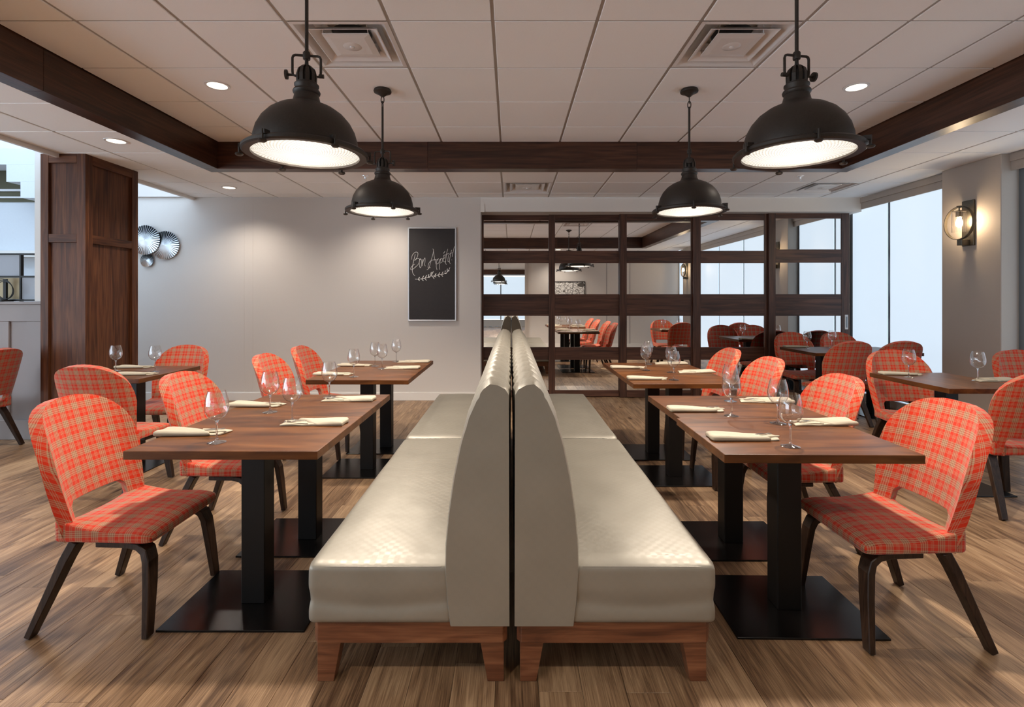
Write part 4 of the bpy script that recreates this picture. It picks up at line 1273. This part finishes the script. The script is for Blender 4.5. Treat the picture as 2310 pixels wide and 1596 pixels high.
part('lettering', let, M['chalk'], cb)
spr = MB()
stem = smooth_path([(244, 866), (300, 866), (360, 856), (415, 846), (470, 822), (530, 818), (600, 800), (660, 792), (712, 772), (742, 736), (766, 690)], 8)
spr.tube([cbp(p) for p in stem], 0.003, 6)
for (bx, by, tx, ty) in ((290, 866, 312, 832), (285, 866, 310, 888), (345, 858, 374, 814), (335, 860, 368, 890), (390, 850, 420, 804), (385, 852, 414, 886), (440, 838, 450, 792), (430, 842, 468, 840), (475, 822, 486, 760), (480, 822, 518, 746), (500, 820, 530, 862), (535, 816, 560, 780), (520, 820, 560, 834), (588, 804, 616, 764), (580, 806, 612, 834), (640, 794, 664, 752), (632, 796, 660, 828), (690, 782, 696, 734), (682, 786, 716, 784), (722, 764, 726, 706), (728, 748, 758, 738)):
    mx, my = (bx + tx) / 2, (by + ty) / 2
    spr.tube([cbp((bx, by)), cbp((bx * 0.6 + tx * 0.4, by * 0.6 + ty * 0.4)), cbp((bx * 0.25 + tx * 0.75, by * 0.25 + ty * 0.75)), cbp((tx, ty))], [0.002, 0.0042, 0.005, 0.002], 6)
part('leaf_sprig', spr, M['chalk'], cb)

# ------------------------------------------------------------------ pleated wall discs
def disc(cx, cy, rpx, y_off, label, n=38):
    X, Y, Z = px(cx, cy, YB - y_off)
    r = rpx * (YB - y_off) / F_PX
    t = thing('wall_disc', label, 'wall ornament', (X, YB, Z), 0, 'pleated metal wall discs')
    part('backing', MB().lathe([(r * 0.97, -y_off + 0.012), (r * 0.97, -y_off + 0.015)], 48, (0, 0, 0), 'y'), M['duct'], t)
    part('mount', MB().lathe([(r * 0.35, -y_off + 0.014), (r * 0.35, 0.0)], 20, (0, 0, 0), 'y'), M['iron'], t)
    N = n
    mb = MB()
    for i in range(N):
        a, wv = 2 * PI * i / N, 2 * PI / N * 0.50
        P = lambda rr, an, yy: (r * rr * math.cos(an), -y_off + yy, r * rr * math.sin(an))
        vs = [P(0.02, a, 0), P(0.02, a + 2 * PI / N, 0), P(0.34, a + 2 * PI / N * 0.98, 0.003), P(1, a + wv, 0.011), P(1, a, 0.0), P(0.34, a, 0.0)]
        mb.add(vs, [(0, 1, 2, 5), (5, 2, 3, 4)])
    me = mb.mesh('pleats', M['chrome'])
    obj('pleats', me, t)
    return t
disc(326, 541, 34, 0.060, 'largest pleated metal disc, partly behind the column')
disc(371, 553, 32.5, 0.036, 'pleated metal disc fully in view on the back wall')
disc(330, 587, 15.5, 0.036, 'smallest pleated metal disc, below the larger ones', 30)

# ------------------------------------------------------------------ framed print behind the camera
ar = thing('framed_print', 'framed black and white abstract line print seen in the mirror', 'picture', (1.65, YR, 1.52))
part('print', MB().box(-0.46, 0.46, 0.0, 0.020, -0.35, 0.35), M['art'], ar)
fa = MB()
for (x0, x1, z0, z1) in ((-0.48, 0.48, 0.35, 0.37), (-0.48, 0.48, -0.37, -0.35), (-0.48, -0.46, -0.35, 0.35), (0.46, 0.48, -0.35, 0.35)):
    fa.box(x0, x1, 0, 0.03, z0, z1)
part('frame', fa, M['black'], ar)
